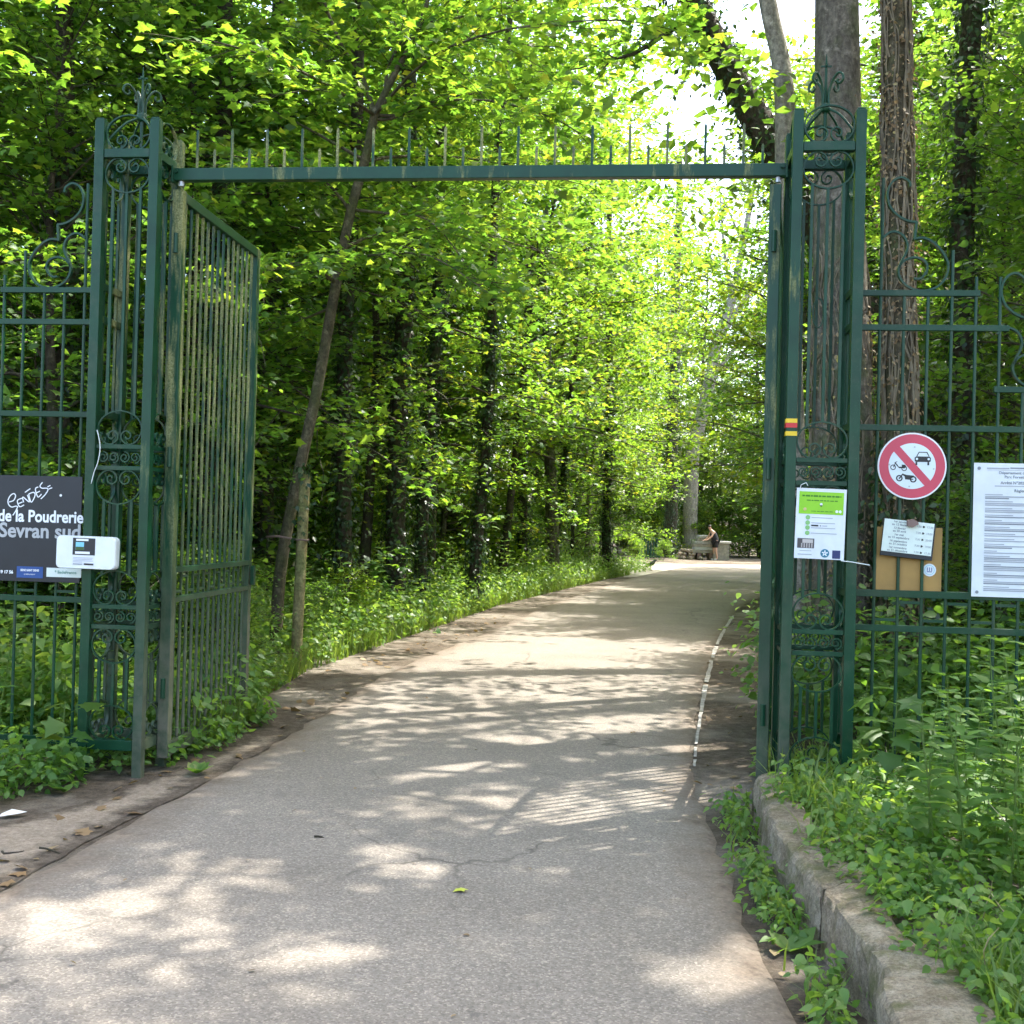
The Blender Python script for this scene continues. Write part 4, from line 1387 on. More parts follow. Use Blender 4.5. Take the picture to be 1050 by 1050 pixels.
# right of the road past the gate
pts = []
while len(pts) < 2600:
    y = rg.uniform(6.5, 34); x = xr(y) + .55 + abs(rg.gauss(0, .9 if y > 9 else .4)) + (0 if y < 9 else .25)
    if y < 9 and clump_mask(x, y) < 0: continue
    if inside_road(x, y, .3): continue
    pts.append((x, y, bed_z(x, y)))
cover('ground_cover', 'weeds along the bare strip right of the road', pts, 7, .12, .20, .065, 'oval', M['herb'], 36)
# verge left of the road
def left_edge(y):            # where the plants start
    return xl(y) - float(np.interp(y, [5, 7, 8.3, 10, 12, 16, 22, 30, 40], [.75, .55, .42, .75, .85, .95, .9, .7, .4]))
pts = []
while len(pts) < 9500:
    y = 7.6 + 34 * rg.random() ** 1.5
    x = left_edge(y) - rg.random() ** 1.4 * (5.5) + rg.gauss(0, .07)
    if y < 11.9 and 9.6 < y and -.200 < x / y < -.168: continue
    pts.append((x, y, 0.))
cover('ground_cover', 'sunlit carpet of nettles and herbs along the left verge of the road', pts, 8, .16, .58, .075, 'oval', M['herb'], 37)
pts2 = [(x - .25, y, 0) for x, y, z in pts if clump_mask(x * .6, y * .5) > -.2 and x < left_edge(y) - .5 and not (y < 12.2 and -.21 < (x - .25) / y < -.16)]
cover('ground_cover', 'taller leafy clumps rising out of the left verge', pts2, 9, .22, .95, .085, 'nettle', M['herb'], 38)
grass('grass', 'grass fringe along the left verge', [(left_edge(y) - rg.random() ** 2 * 1.2 + .05, y, 0) for y in [7.6 + 30 * rg.random() ** 1.5 for _ in range(9000)]], .26, 39)
# left corner by the pillar and along the open leaf
pts = []
while len(pts) < 2300:
    y = rg.uniform(5.4, 9.2); x = rg.uniform(-5.2, -1.7)
    lim = float(np.interp(y, [5.4, 6.0, 6.6, 6.95, 7.1, 7.8, 9.2], [-3.6, -2.75, -2.38, -2.22, -2.0, -1.86, -1.86]))
    if x > lim + .06 * clump_mask(x * 3, y * 3): continue
    pts.append((x, y, 0))
cover('ground_cover', 'low bramble and herb carpet at the foot of the left pillar and board', pts, 8, .10, .24, .058, 'oval', M['herb'], 40)
# shady floor of the woods either side
pts = []
while len(pts) < 9000:
    y = rg.uniform(7, 46); s = rg.random()
    x = left_edge(y) - 2 - 16 * rg.random() if s < .6 else xr(y) + 1.6 + 13 * rg.random()
    pts.append((x, y, 0))
cover('ground_cover', 'ivy and seedlings covering the shaded floor of the wood', pts, 7, .24, .42, .11, 'oval', M['beech'], 41)

def nettle_variant(name, seed, H, npair, size, mat='herb'):
    rng = np.random.default_rng(seed)
    b = MB()
    path = limb_path(rng, (0, 0, -.02), (rng.normal(0, .1), rng.normal(0, .1), 1), H, 5, 0, .06)
    b.tube(path, np.linspace(.0045, .002, 6), 5)
    w = bpy.data.meshes.new(name + '_stem')
    w.from_pydata(b.v, [], b.f); w.materials.append(M['grass']); w.update()
    L = Leaves()
    for i in range(npair):
        t = .25 + .75 * (i / (npair - 1)) ** .8
        p, d = along(path, min(t, .999))
        a0 = i * math.pi / 2 + rng.normal(0, .2)
        nl = 2 if i < npair - 1 else 4
        for j in range(nl):
            a = a0 + j * 2 * math.pi / nl
            h = np.array([math.cos(a), math.sin(a), -.05 + .25 * t])
            sz = size * (1.15 - .65 * t) * rng.uniform(.8, 1.2)
            n = np.array([-.25 * math.cos(a), -.25 * math.sin(a), 1.]) + rng.normal(0, .18, 3)
            L.add((p + h * .015)[None], n[None], h[None], np.array([sz]))
    return w, L.mesh(name + '_leaves', 'nettle', M[mat])
NV = [nettle_variant('nettle', 50, .62, 9, .115), nettle_variant('nettle', 51, .48, 8, .10), nettle_variant('nettle', 52, .78, 10, .13), nettle_variant('nettle', 53, .36, 7, .085)]
def put_nettle(v, x, y, z, s, label, group):
    t = thing('nettle_plant', label, 'plant', (x, y, z), rg.uniform(0, 6.28), group)
    t.scale = (s, s, s)
    link('stem', NV[v][0], t); link('leaves', NV[v][1], t)
    return t
for i in range(110):
    y = rg.uniform(3.0, 6.3); x = rg.uniform(1.75, .5 * y + .6)
    kk = float(np.interp(y, [2.7, 3.85, 6.3], [1.6, 1.75, 1.75]))
    if x < kk: x = kk + rg.uniform(0, .6)
    if x < 2.1 and y > 5.2: y -= .6
    put_nettle(rg.randrange(4), x, y, .15, rg.uniform(.75, 1.3), 'nettle rising above the herb bed in front of the right railing', 'nettles in the right bed')
for i in range(44):
    y = rg.uniform(6.8, 8.6); x = rg.uniform(1.95, 4.6)
    put_nettle(rg.choice((0, 2, 2, 1)), x, y, .05, rg.uniform(.9, 1.4), 'tall nettle growing behind the bars of the right railing', 'nettles behind the right railing')
for i in range(34):
    y = rg.uniform(5.9, 7.0); x = rg.uniform(-4.1, -2.75)
    put_nettle(rg.randrange(4), x, y, 0, rg.uniform(.6, 1.1), 'nettle in front of the left railing under the dark board', 'nettles under the board')
for i in range(36):
    y = rg.uniform(7.3, 9.5); x = rg.uniform(-5.0, -2.3)
    put_nettle(rg.choice((0, 2)), x, y, 0, rg.uniform(.9, 1.4), 'tall nettle growing behind the bars of the left railing', 'nettles behind the left railing')
for i in range(110):
    y = 8.6 + 15 * rg.random() ** 1.3; x = left_edge(y) - .15 - 2.6 * rg.random()
    if y < 12.2 and -.215 < x / y < -.155: x -= 1.3
    put_nettle(rg.randrange(3), x, y, 0, rg.uniform(1.0, 1.7), 'sunlit nettle standing in the left verge of the road', 'nettles in the left verge')

# plantain beside the open leaf
def plantain(x, y, n, size, label):
    rng = np.random.default_rng(int(x * 100) ** 2 + 3)
    az = rng.uniform(0, 2 * math.pi, n)
    h = np.stack([np.cos(az), np.sin(az), rng.uniform(.3, 1.1, n)], 1)
    nr = np.stack([-np.cos(az) * .6, -np.sin(az) * .6, np.ones(n)], 1)
    me = leaf_mesh('leaf_rosette', np.tile(np.array([[0, 0, .01]]), (n, 1)), nr, h, size * rng.uniform(.7, 1.2, n), 'oval', M['herb'])
    o = link('plantain', me, None, (x, y, 0.0))
    tag(o, label, 'plant')
plantain(-1.84, 7.0, 12, .11, 'plantain rosette on the soil just right of the hinge post foot')
plantain(-2.42, 6.45, 9, .10, 'plantain rosette with upright leaf left of the pillar foot')
plantain(1.06, 4.3, 5, .13, 'long upright dock leaf at the foot of the kerb')

# young maple seedling by the right pillar
def seedling(x, y, z, H, nb, label, seed):
    rng = np.random.default_rng(seed)
    t = thing('maple_seedling', label, 'plant', (x, y, z))
    b = MB(); L = Leaves()
    path = limb_path(rng, (0, 0, -.03), (.05, 0, 1), H, 5, 0, .05)
    b.tube(path, np.linspace(.007, .003, 6), 5)
    for i in range(nb):
        p, d = along(path, .35 + .64 * i / nb)
        a = i * 2.2 + rng.normal(0, .3)
        h = np.array([math.cos(a), math.sin(a), .35])
        q = p + h * rng.uniform(.05, .12)
        b.tube([p, q], .002, 4)
        L.add(q[None], np.array([[h[0] * .3, h[1] * .3 - .25, 1.]]) + rng.normal(0, .2, (1, 3)), (h - np.array([0, 0, .5]))[None], np.array([rng.uniform(.11, .18)]))
    b.build('stem', M['grass'], t)
    link('leaves', L.mesh('leaves', 'maple', M['maple']), t)
seedling(2.02, 6.15, .13, .62, 12, 'young maple seedling with lobed leaves against the right pillar', 5)
seedling(2.35, 6.2, .13, .5, 9, 'smaller maple seedling one step right of the pillar seedling', 6)
plantain(1.9, 4.6, 8, .16, 'broad leaved dock among the herbs in the near part of the bed')
plantain(1.75, 5.3, 8, .14, 'dock with upright leaves among the herbs below the right pillar')
plantain(2.3, 3.9, 8, .17, 'broad leaved dock at the outer edge of the herb bed')
seedling(-2.55, 6.7, 0, .5, 8, 'young maple seedling in front of the left pillar crossbar', 9)

# ------------------------------------------------------------------ fallen leaves and litter
def fallen():
    rng = np.random.default_rng(77)
    vars_ = []
    for k in range(5):
        tpl = 'maple' if k % 2 else 'oval'
        me = leaf_mesh('dry_leaf', np.array([[0, -.5, 0]]) * .07, np.array([[0, 0, 1.]]), np.array([[0, 1., 0]]), np.array([.07]), tpl, M['dry'])
        vars_.append(me)
    def put(x, y, z, label, group, s=1.):
        o = link('fallen_leaf', vars_[rng.integers(5)], None, (x, y, z), rng.uniform(0, 6.28))
        o.rotation_euler = (rng.normal(0, .25), rng.normal(0, .25), rng.uniform(0, 6.28))
        s *= rng.uniform(.5, 1.25); o.scale = (s, s, s)
        tag(o, label, 'leaf', group)
    for i in range(120):
        y = 4.4 + 15 * rng.random() ** 1.6
        x = xl(y) - .02 - abs(rng.normal(.28, .22))
        put(x, y, .014, 'dry fallen leaf on the bare soil at the left edge of the road', 'fallen leaves left of the road')
    for i in range(60):
        y = 3.0 + 13 * rng.random() ** 1.4
        x = xr(y) + (.03 + abs(rng.normal(0, .06)) if y < 6.3 else abs(rng.normal(.3, .25)))
        put(x, y, .016, 'dry fallen leaf on the bare strip at the right edge of the road', 'fallen leaves right of the road', .8)
    for i in range(64):
        y = rng.uniform(3.0, 14)
        put(rng.uniform(xl(y) + .2, xr(y) - .15), y, .031, 'small dry leaf scrap lying on the asphalt', 'leaf scraps on the asphalt', .36)
    p = G(470, 913, .03)
    me = leaf_mesh('maple_leaf', np.array([[0, -.03, 0]]), np.array([[0.1, 0, 1.]]), np.array([[0, 1., 0]]), np.array([.06]), 'maple', plain('fresh_yellow_leaf', (.42, .45, .06), .5))
    o = link('fallen_leaf', me, None, (p.x, p.y, .034), 2.2)
    tag(o, 'single fresh yellow green maple leaf lying on the asphalt in the middle of the path', 'leaf')
fallen()
def paper_scrap():
    p = G(13, 838)
    b = MB()
    b.add([(-.07, -.02, .0), (.03, -.04, .012), (.07, .015, .004), (.0, .035, .02), (-.05, .02, .006)], [(0, 1, 3), (1, 2, 3), (0, 3, 4)])
    o = b.build('paper_scrap', M['litter'], None, False, (p.x, p.y, .014), .5)
    tag(o, 'crumpled white scrap of paper on the soil at the left edge', 'litter')
paper_scrap()
def twig(px, py, ln, a, label):
    p = G(px, py)
    rng = np.random.default_rng(int(px))
    b = MB(); b.tube(limb_path(rng, (0, 0, .0), (1, 0, .05), ln, 5, .05, .15), [.006, .005, .005, .004, .003, .002], 5)
    tag(b.build('fallen_twig', M['bark_dark'], None, True, (p.x, p.y, .03), a), label, 'twig')
twig(2, 880, .16, -.9, 'short dark twig on pale soil at the left edge')
twig(40, 876, .14, .2, 'dark twig lying near the asphalt edge on the left')
twig(322, 864, .09, .1, 'dark bark crumb lying on the asphalt left of centre')
twig(748, 880, .30, -.5, 'bent pale twig by the weeds at the kerb foot')

# ------------------------------------------------------------------ wooden stake
def make_stake():
    p = G(303, 688)
    top = P(313, 486, p.y)
    t = thing('wooden_stake', 'upright round wooden stake with ivy at its top in the left verge', 'stake', p)
    q = top - p
    b = MB(); b.tube([(0, 0, -.2), (0, 0, .0), q * .5, q * .985, q], [.058, .058, .056, .055, .042], 14)
    b.build('post', M['stake'], t, True)
    path = [q * .55, q * .8, q * 1.0, q * 1.06]
    path = [Vector(v) + Vector((-.03, -.02, 0)) for v in path]
    link('ivy', ivy_mesh('stake_ivy', path, [.05, .06, .07, .03], 90, 3, .07, .035), t)
    b = MB(); z = q.z * .665
    ring = [(.062 * math.cos(a) + q.x * .665, .062 * math.sin(a), z + .004 * math.sin(a * 3)) for a in np.linspace(0, 2 * math.pi, 18)]
    b.tube(ring, .010, 6, cap=False)
    b.tube([(q.x * .665 - .05, 0, z), (-.22, .06, z + .03), (-.36, .12, z + .02)], .012, 6)
    b.build('strap', M['rust'], t, True)
make_stake()

# ------------------------------------------------------------------ trees
def tree_obj(name, label, cat, meshes, x, y, s=1., rz=None, group=None, sz=None):
    t = thing(name, label, cat, (x, y, 0), rg.uniform(0, 6.28) if rz is None else rz, group)
    t.scale = (s, s, sz or s)
    link('trunk', meshes[0], t); link('crown', meshes[1], t)
    return t

V = {}
V['mapleA'] = gen_tree('maple', 1, 8.5, .09, 1.3, 3.0, 38, 10, 32, .10, 'maple', M['maple'], M['bark_dark'], twig=1.0, up=.1, droop=.3, prof=.9, tilt=.38)
V['mapleB'] = gen_tree('maple', 2, 9.5, .10, 2.0, 3.3, 40, 10, 32, .10, 'maple', M['maple'], M['bark_dark'], twig=1.1, up=.15, droop=.3, prof=.7, tilt=.38)
V['mapleC'] = gen_tree('maple', 13, 10.5, .10, 3.0, 3.4, 40, 10, 30, .10, 'maple', M['maple'], M['bark_dark'], twig=1.1, up=.05, droop=.4, prof=.85, tilt=.4)
V['beechA'] = gen_tree('beech', 3, 8, .09, .7, 2.7, 44, 9, 34, .095, 'oval', M['beech'], M['bark_dark'], twig=.9, up=.2, droop=.35)
V['beechB'] = gen_tree('beech', 4, 10, .11, 1.2, 3.0, 48, 9, 34, .10, 'oval', M['beech'], M['bark'], twig=1.0, up=.25, droop=.35, prof=.8)
V['limeA'] = gen_tree('lime', 5, 9, .10, 1.0, 3.0, 40, 9, 30, .12, 'oval', M['lime'], M['bark'], twig=1.1, up=.25, droop=.35, prof=.8)
V['limeB'] = gen_tree('lime', 6, 12, .12, 2.5, 3.4, 44, 9, 30, .125, 'oval', M['lime'], M['bark'], twig=1.2, up=.3, droop=.3, prof=.6)
V['tallA'] = gen_tree('tall', 7, 17, .20, 5.5, 4.6, 40, 9, 26, .16, 'oval2', M['beech'], M['bark'], twig=1.6, up=.3, droop=.3, prof=.5)
V['tallB'] = gen_tree('tall', 8, 20, .24, 7.5, 5.0, 40, 9, 26, .17, 'oval2', M['maple'], M['bark_dark'], twig=1.7, up=.3, droop=.3, prof=.5)
V['farA'] = gen_tree('far', 9, 17, .20, 1.5, 4.8, 60, 9, 26, .24, 'oval2', M['beech'], M['bark'], twig=1.6, up=.25, droop=.3, prof=.7)
V['farB'] = gen_tree('far', 10, 15, .20, 1.0, 4.8, 60, 9, 26, .24, 'oval2', M['lime'], M['bark'], twig=1.6, up=.25, droop=.3, prof=.7)
V['shrubA'] = gen_tree('shrub', 11, 2.6, .025, .1, 1.3, 26, 7, 20, .085, 'oval', M['beech'], M['bark_dark'], twig=.5, up=.35, droop=.3, prof=.9)
V['shrubB'] = gen_tree('shrub', 12, 2.2, .02, .1, 1.2, 24, 7, 20, .09, 'oval', M['lime'], M['bark_dark'], twig=.5, up=.35, droop=.3, prof=.9)

# --- the leaning maple tied to the stake
def custom_tree(name, label, cat, trunk, limbs, bm, leafmat, tpl, seed, ntw, nleaf, leaf, twig, rbase, rscale=1., tilt=.38, droop=.3):
    rng = np.random.default_rng(seed)
    base = Vector(trunk[0][0]); base.z = 0
    t = thing(name, label, cat, base)
    wood = MB(); L = Leaves()
    tr = spline([Vector(p) - base for p, r in trunk], 4)
    rr = rscale * np.interp(np.linspace(0, len(trunk) - 1, len(tr)), range(len(trunk)), [r for p, r in trunk])
    wood.tube(tr, rr, 12, cap=False)
    lm = []
    for pts, r in limbs:
        q = spline([Vector(p) - base for p in pts], 3)
        lm.append((np.array([tuple(v) for v in q]), r))
    if leafmat:
        grow_limbs(rng, wood, L, lm, ntw, nleaf, leaf, twig, tilt, .10, droop)
        sun_gaps(L, tuple(base))
        link('crown', L.mesh(name + '_crown', tpl, leafmat), t)
    else:
        for pts, r in lm: wood.tube(pts, np.linspace(r, r * .3, len(pts)), 7, cap=False)
    wood.build('trunk', bm, t, True)
    return t, tr, rr
Y0 = 12.4
Q = lambda a, b_, dy=0.: P(a, b_, Y0 + dy)
fk = Q(384, 118)
tk = [(Vector((Q(283, 640).x, Y0, -.1)), .095), (Q(287, 590), .085), (Q(303, 500), .08), (Q(325, 400), .076), (Q(343, 300), .072), (Q(360, 215), .068), (Q(374, 165), .066), (fk, .06)]
lim = [([fk, Q(405, 75), Q(430, 28), Q(448, -40), Q(460, -120)], .048),
       ([fk, Q(372, 80), Q(352, 50), Q(332, 0), Q(318, -60), Q(300, -150)], .03),
       ([Q(395, 92), Q(398, 70), Q(410, 45), Q(432, 22, .4), Q(480, 16, .8), Q(560, -10, 1.4)], .02),
       ([fk, Q(410, 118), Q(440, 105), Q(500, 103, -.3), Q(560, 118, -.6), Q(600, 140, -.8)], .02),
       ([Q(384, 122), Q(400, 122), Q(425, 112), Q(470, 98, .5), Q(520, 92, 1.)], .018),
       ([Q(360, 218), Q(345, 198), Q(330, 185), Q(290, 170, -.8), Q(240, 160, -1.4)], .022),
       ([Q(362, 215), Q(390, 218), Q(430, 222, -.3), Q(455, 240, -.8), Q(490, 290, -1.2)], .018),
       ([Q(350, 270), Q(380, 262, -.5), Q(440, 262, -1.2), Q(500, 300, -1.8)], .018),
       ([Q(345, 290), Q(310, 270, -.7), Q(270, 280, -1.5), Q(225, 300, -2.3)], .02),
       ([Q(340, 315), Q(300, 330, .8), Q(250, 330, 1.5)], .018),
       ([Q(352, 255), Q(390, 240, .8), Q(470, 235, 2.), Q(560, 260, 3.)], .022),
       ([Q(374, 165), Q(420, 160, 1.), Q(500, 165, 2.), Q(600, 190, 3.)], .022),
       ([Q(374, 165), Q(330, 140, .8), Q(270, 110, 1.8), Q(200, 100, 2.6)], .022),
       ([fk, Q(340, 90, -1.), Q(280, 60, -2.), Q(210, 40, -2.6)], .022),
       ([fk, Q(440, 60, -1.), Q(520, 30, -1.8), Q(620, 20, -2.4)], .02)]
custom_tree('leaning_maple', 'slender maple leaning right behind the wooden stake, forking above the lintel', 'tree', tk, lim, M['bark_brown'], M['maple'], 'maple', 61, 15, 30, .098, .85, .09, .76)

# --- big grey trunk, ivy-stem trunk and thin trunk behind the right pillar
def T(px, py, Y): return P(px, py, Y)
Yb = 9.6
tk = [(Vector((T(866, 560, Yb).x, Yb, -.1)), .36), (T(865, 600, Yb), .30), (T(864, 500, Yb), .275), (T(862, 350, Yb), .25), (T(860, 200, Yb), .215), (T(858, 0, Yb), .19), (T(856, -260, Yb), .17), (T(850, -600, Yb), .13), (T(862, -1000, Yb), .05)]
lim = []
for i in range(22):
    b0 = T(856, -200 - 34 * i, Yb)
    a = i * 2.4; ln = rg.uniform(2.2, 4.0) * (1 - i / 40)
    e = Vector((math.cos(a), math.sin(a), .25 + .02 * i))
    lim.append(([b0, b0 + e * ln * .4, b0 + e * ln * .75 + Vector((0, 0, .1)), b0 + e * ln + Vector((0, 0, -.1))], .05))
t1, tr1, rr1 = custom_tree('grey_tree', 'thick straight grey barked tree behind the right gate pillar', 'tree', tk, lim, M['bark'], M['beech'], 'oval', 62, 11, 34, .13, 1.3, .3, .92)
Yc = 9.1
tk = [(Vector((T(925, 560, Yc).x, Yc, -.1)), .17), (T(925, 600, Yc), .15), (T(923, 400, Yc), .132), (T(921, 200, Yc), .122), (T(918, 0, Yc), .112), (T(915, -300, Yc), .10), (T(905, -700, Yc), .04)]
lim = []
for i in range(14):
    b0 = T(914, -190 - 36 * i, Yc)
    a = i * 2.4 + 1; ln = rg.uniform(1.8, 3.2)
    e = Vector((math.cos(a), math.sin(a), .3))
    lim.append(([b0, b0 + e * ln * .4, b0 + e * ln * .75, b0 + e * ln], .035))
t2, tr2, rr2 = custom_tree('brown_tree', 'slim straight trunk wrapped in dead brown ivy stems behind the round sign', 'tree', tk, lim, M['bark_brown'], M['maple'], 'oval', 63, 10, 30, .13, 1.2, .15, .86)
def ivy_stems(path, radii, seed, n, parent, mat):
    rng = np.random.default_rng(seed)
    b = MB()
    path = np.array([tuple(p) for p in path])
    k = len(path)
    for i in range(n):
        a = rng.uniform(0, 6.28); t = rng.uniform(0, k * .75); pts = []
        for j in range(rng.integers(8, 22)):
            q = min(t, k - 1.001); ii = int(q); w = q - ii
            c = path[ii] * (1 - w) + path[ii + 1] * w
            r = np.interp(q, range(k), radii) + rng.uniform(.004, .03)
            pts.append((c[0] + r * math.cos(a), c[1] + r * math.sin(a), c[2]))
            a += rng.normal(0, .13) + (rng.normal(0, .5) if rng.random() < .12 else 0); t += rng.uniform(.2, .6)
            if t > k - 1: break
        if len(pts) > 3:
            b.tube(pts, rng.uniform(.004, .011), 4, cap=False)
    b.build('ivy_stems', mat, parent)
ivy_stems(tr1[:16], rr1[:16], 6, 60, t1, M['stem'])
link('dead_ivy', ivy_mesh('dead_ivy', tr1[:14], rr1[:14], 1400, 9, .04, .03, M['dry']), t1)
ivy_stems(tr2, rr2, 5, 110, t2, M['stem'])
link('ivy', ivy_mesh('foot_ivy', tr2[:8], rr2[:8], 1500, 18, .075, .10), t2)
link('dead_ivy', ivy_mesh('dead_ivy', tr2[:18], rr2[:18], 4200, 8, .04, .04, M['dry']), t2)

Yd = 11.5
tk = [(Vector((T(806, 560, Yd).x + .2, Yd, -.1)), .12), (T(812, 400, Yd), .11), (T(806, 180, Yd), .105), (T(805, 110, Yd), .10), (T(800, 60, Yd), .09), (T(787, 0, Yd), .085), (T(770, -120, Yd), .07), (T(740, -320, Yd), .03)]
lim = [([T(775, -90, Yd), T(740, -130, Yd), T(690, -150, Yd)], .03), ([T(765, -150, Yd), T(800, -230, Yd), T(850, -290, Yd)], .03), ([T(750, -250, Yd), T(720, -330, Yd), T(690, -400, Yd)], .03)]
custom_tree('thin_tree', 'thin pale trunk curving left just above the end of the lintel', 'tree', tk, lim, M['bark_pale'], M['beech'], 'oval', 64, 9, 26, .11, 1.0, .1)

Ye = 14.0
tk = [(Vector((T(1010, 560, Ye).x, Ye, -.1)), .30), (T(985, 560, Ye), .27), (T(940, 440, Ye), .24), (T(880, 310, Ye), .22), (T(830, 215, Ye), .21), (T(795, 155, Ye), .20), (T(755, 85, Ye), .18), (T(718, 15, Ye), .16), (T(690, -60, Ye), .14), (T(640, -220, Ye), .06)]
lim = [([T(718, 15, Ye), T(690, 30, Ye - .4), T(650, 55, Ye - .8), T(615, 62, Ye - 1.)], .045), ([T(700, -40, Ye), T(720, -90, Ye), T(760, -150, Ye)], .05), ([T(690, -60, Ye), T(620, -80, Ye), T(560, -90, Ye)], .05),
       ([T(690, -60, Ye), T(650, -40, Ye + 1), T(600, -30, Ye + 1.6)], .04), ([T(660, -160, Ye), T(620, -230, Ye), T(600, -300, Ye)], .04)]
t3, tr3, rr3 = custom_tree('ivy_clad_tree', 'dark ivy covered trunk leaning left across the sky above the lintel', 'tree', tk, lim, M['bark_dark'], M['maple'], 'maple', 65, 10, 30, .11, 1.0, .3)
link('ivy', ivy_mesh('leaning_ivy', tr3[4:], rr3[4:], 3200, 12, .085, .13), t3)

# --- ivy covered trunks in the wood on the left
def ivy_tree(label, px, Y, w, H, seed, lean=0., crown='tallA', ivy_h=7., dens=1.):
    x = P(px, 520, Y).x
    t = thing('ivy_tree', label, 'tree', (x, Y, 0))
    rng = np.random.default_rng(seed)
    r = w / 2
    path = [Vector((lean * z + .05 * math.sin(z * .8 + seed), .04 * math.sin(z * .6), z)) for z in np.linspace(-.1, H, 10)]
    b = MB(); b.tube(path, np.linspace(r * .75, r * .35, 10), 9, cap=False); b.build('trunk', M['bark_dark'], t, True)
    k = max(3, int(10 * ivy_h / H))
    link('ivy', ivy_mesh('trunk_ivy', path[:k], np.linspace(r * .8, r * .7, k), int(2600 * dens * ivy_h / 6 * (w / .4) ** .5), seed, .085, .06 + .06 * w), t)
    c = link('crown', V[crown][1], t)
    c.location = (lean * H * .6, 0, -1.0); c.rotation_euler = (0, 0, seed)
    return t
ivy_tree('ivy wrapped trunk standing right of the wooden stake', 352, 16.5, .34, 13, 71)
ivy_tree('thick dark ivy trunk, left one of the touching pair deep in the wood', 408, 18.5, .46, 15, 72, crown='tallB', ivy_h=9)
ivy_tree('narrower ivy trunk, right one of the touching pair deep in the wood', 434, 19.2, .30, 14, 73, lean=.02)
ivy_tree('slim straight ivy trunk alone between the pair and the verge tip', 489, 21, .30, 12, 74, lean=.03, crown='tallB')
ivy_tree('ivy trunk with pale leaning stem near the verge tip', 566, 33, .26, 12, 75, lean=.09)
ivy_tree('ivy trunk half hidden behind the leaning maple', 322, 23, .42, 15, 76, crown='tallB', ivy_h=9)
ivy_tree('ivy trunk glimpsed between the gate leaf and the leaning maple', 270, 17, .40, 14, 77)
ivy_tree('dark ivy trunk seen through the bars of the open leaf', 215, 15, .4, 14, 78)
ivy_tree('far ivy trunk left of the green railing by the clearing', 625, 36, .40, 13, 79, lean=-.02)
ivy_tree('ivy trunk behind the dark board railing', 55, 12.5, .34, 13, 80, crown='tallB')
ivy_tree('tall black ivy column above the far end of the road', 688, 61, .95, 21, 81, lean=.0, crown='tallA', ivy_h=14, dens=.8)
ivy_tree('ivy column among the leaves right of the brown trunk', 985, 12.6, .4, 14, 82, ivy_h=10)
ivy_tree('ivy trunk beyond the small trees left of the clearing', 535, 31, .4, 14, 83, crown='tallB')

# pale forked tree over the far road
Yf = 64.
tk = [(Vector((T(708, 520, Yf).x, Yf, -.1)), .42), (T(710, 470, Yf), .38), (T(716, 440, Yf), .36), (T(728, 390, Yf), .33), (T(735, 350, Yf), .3), (T(750, 310, Yf), .24), (T(762, 250, Yf), .19), (T(775, 180, Yf), .1), (T(785, 120, Yf), .05)]
lim = [([T(735, 352, Yf), T(755, 320, Yf), T(785, 275, Yf), T(810, 220, Yf), T(830, 170, Yf)], .2), ([T(728, 390, Yf), T(760, 350, Yf), T(790, 330, Yf), T(830, 310, Yf)], .12), ([T(750, 310, Yf), T(742, 250, Yf), T(738, 190, Yf)], .12), ([T(770, 300, Yf), T(800, 240, Yf), T(805, 200, Yf)], .1), ([T(762, 250, Yf), T(740, 200, Yf), T(720, 160, Yf)], .08)]
custom_tree('forked_tree', 'pale forked bare trunk leaning right above the far bend of the road', 'tree', tk, lim, M['bark_pale'], M['lime'], 'oval2', 66, 8, 14, .22, 2., .4)

# --- woodland: every tree an object of its own
WG = 'trees of the surrounding wood'
def wood(kind, x, y, s=1., name=None):
    nm = {'m': 'maple_tree', 'b': 'broadleaf_tree', 'l': 'sunlit_tree', 't': 'tall_tree', 'f': 'distant_tree', 's': 'shrub'}[kind[0]]
    lb = {'m': 'maple with layered lobed leaves in the wood around the gate', 'b': 'small leaved young tree in the wood around the gate', 'l': 'yellow green sunlit tree beside the road beyond the gate',
          't': 'tall trunked tree closing the canopy of the wood', 'f': 'distant leafy tree closing the view of the wood', 's': 'low leafy shrub at the edge of the wood'}[kind[0]]
    gp_ = {'m': 'maples of the wood', 'b': 'young trees of the wood', 'l': 'sunlit trees along the road', 't': 'canopy trees of the wood', 'f': 'distant trees of the wood', 's': 'shrubs of the wood'}[kind[0]]
    return tree_obj(nm, lb, 'shrub' if kind[0] == 's' else 'tree', V[kind], x, y, s * rg.uniform(.88, 1.12), None, gp_)

# left: layered maples by the railing
for (k, x, y, s) in (('mapleA', -5.6, 10.6, 1.0), ('mapleB', -5.0, 13.8, 1.0), ('mapleA', -7.8, 12.5, 1.1), ('mapleB', -6.2, 16, 1.1), ('beechA', -4.6, 11.8, .8), ('mapleA', -4.4, 17.5, .95),
                     ('mapleB', -9.8, 15.5, 1.1), ('mapleA', -4.2, 21, 1.1), ('mapleB', -3.4, 25, 1.05), ('mapleA', -8.5, 20, 1.2), ('beechB', -6.2, 24, 1.1), ('mapleA', -1.4, 30, 1.1), ('limeA', -1.6, 28, .9),
                     ('beechB', -3.4, 29, 1.1), ('limeB', 1.2, 35, .95), ('limeA', 2.6, 40, .95), ('beechA', 1.9, 37, .9), ('mapleB', -1.6, 34, 1.2), ('beechB', -5, 34, 1.3), ('limeB', 3.8, 46, 1.), ('limeA', 3.4, 51, 1.1),
                     ('beechB', -9, 28, 1.4), ('beechA', -12, 22, 1.4), ('beechA', -13, 17, 1.3)):
    wood(k, x, y, s)
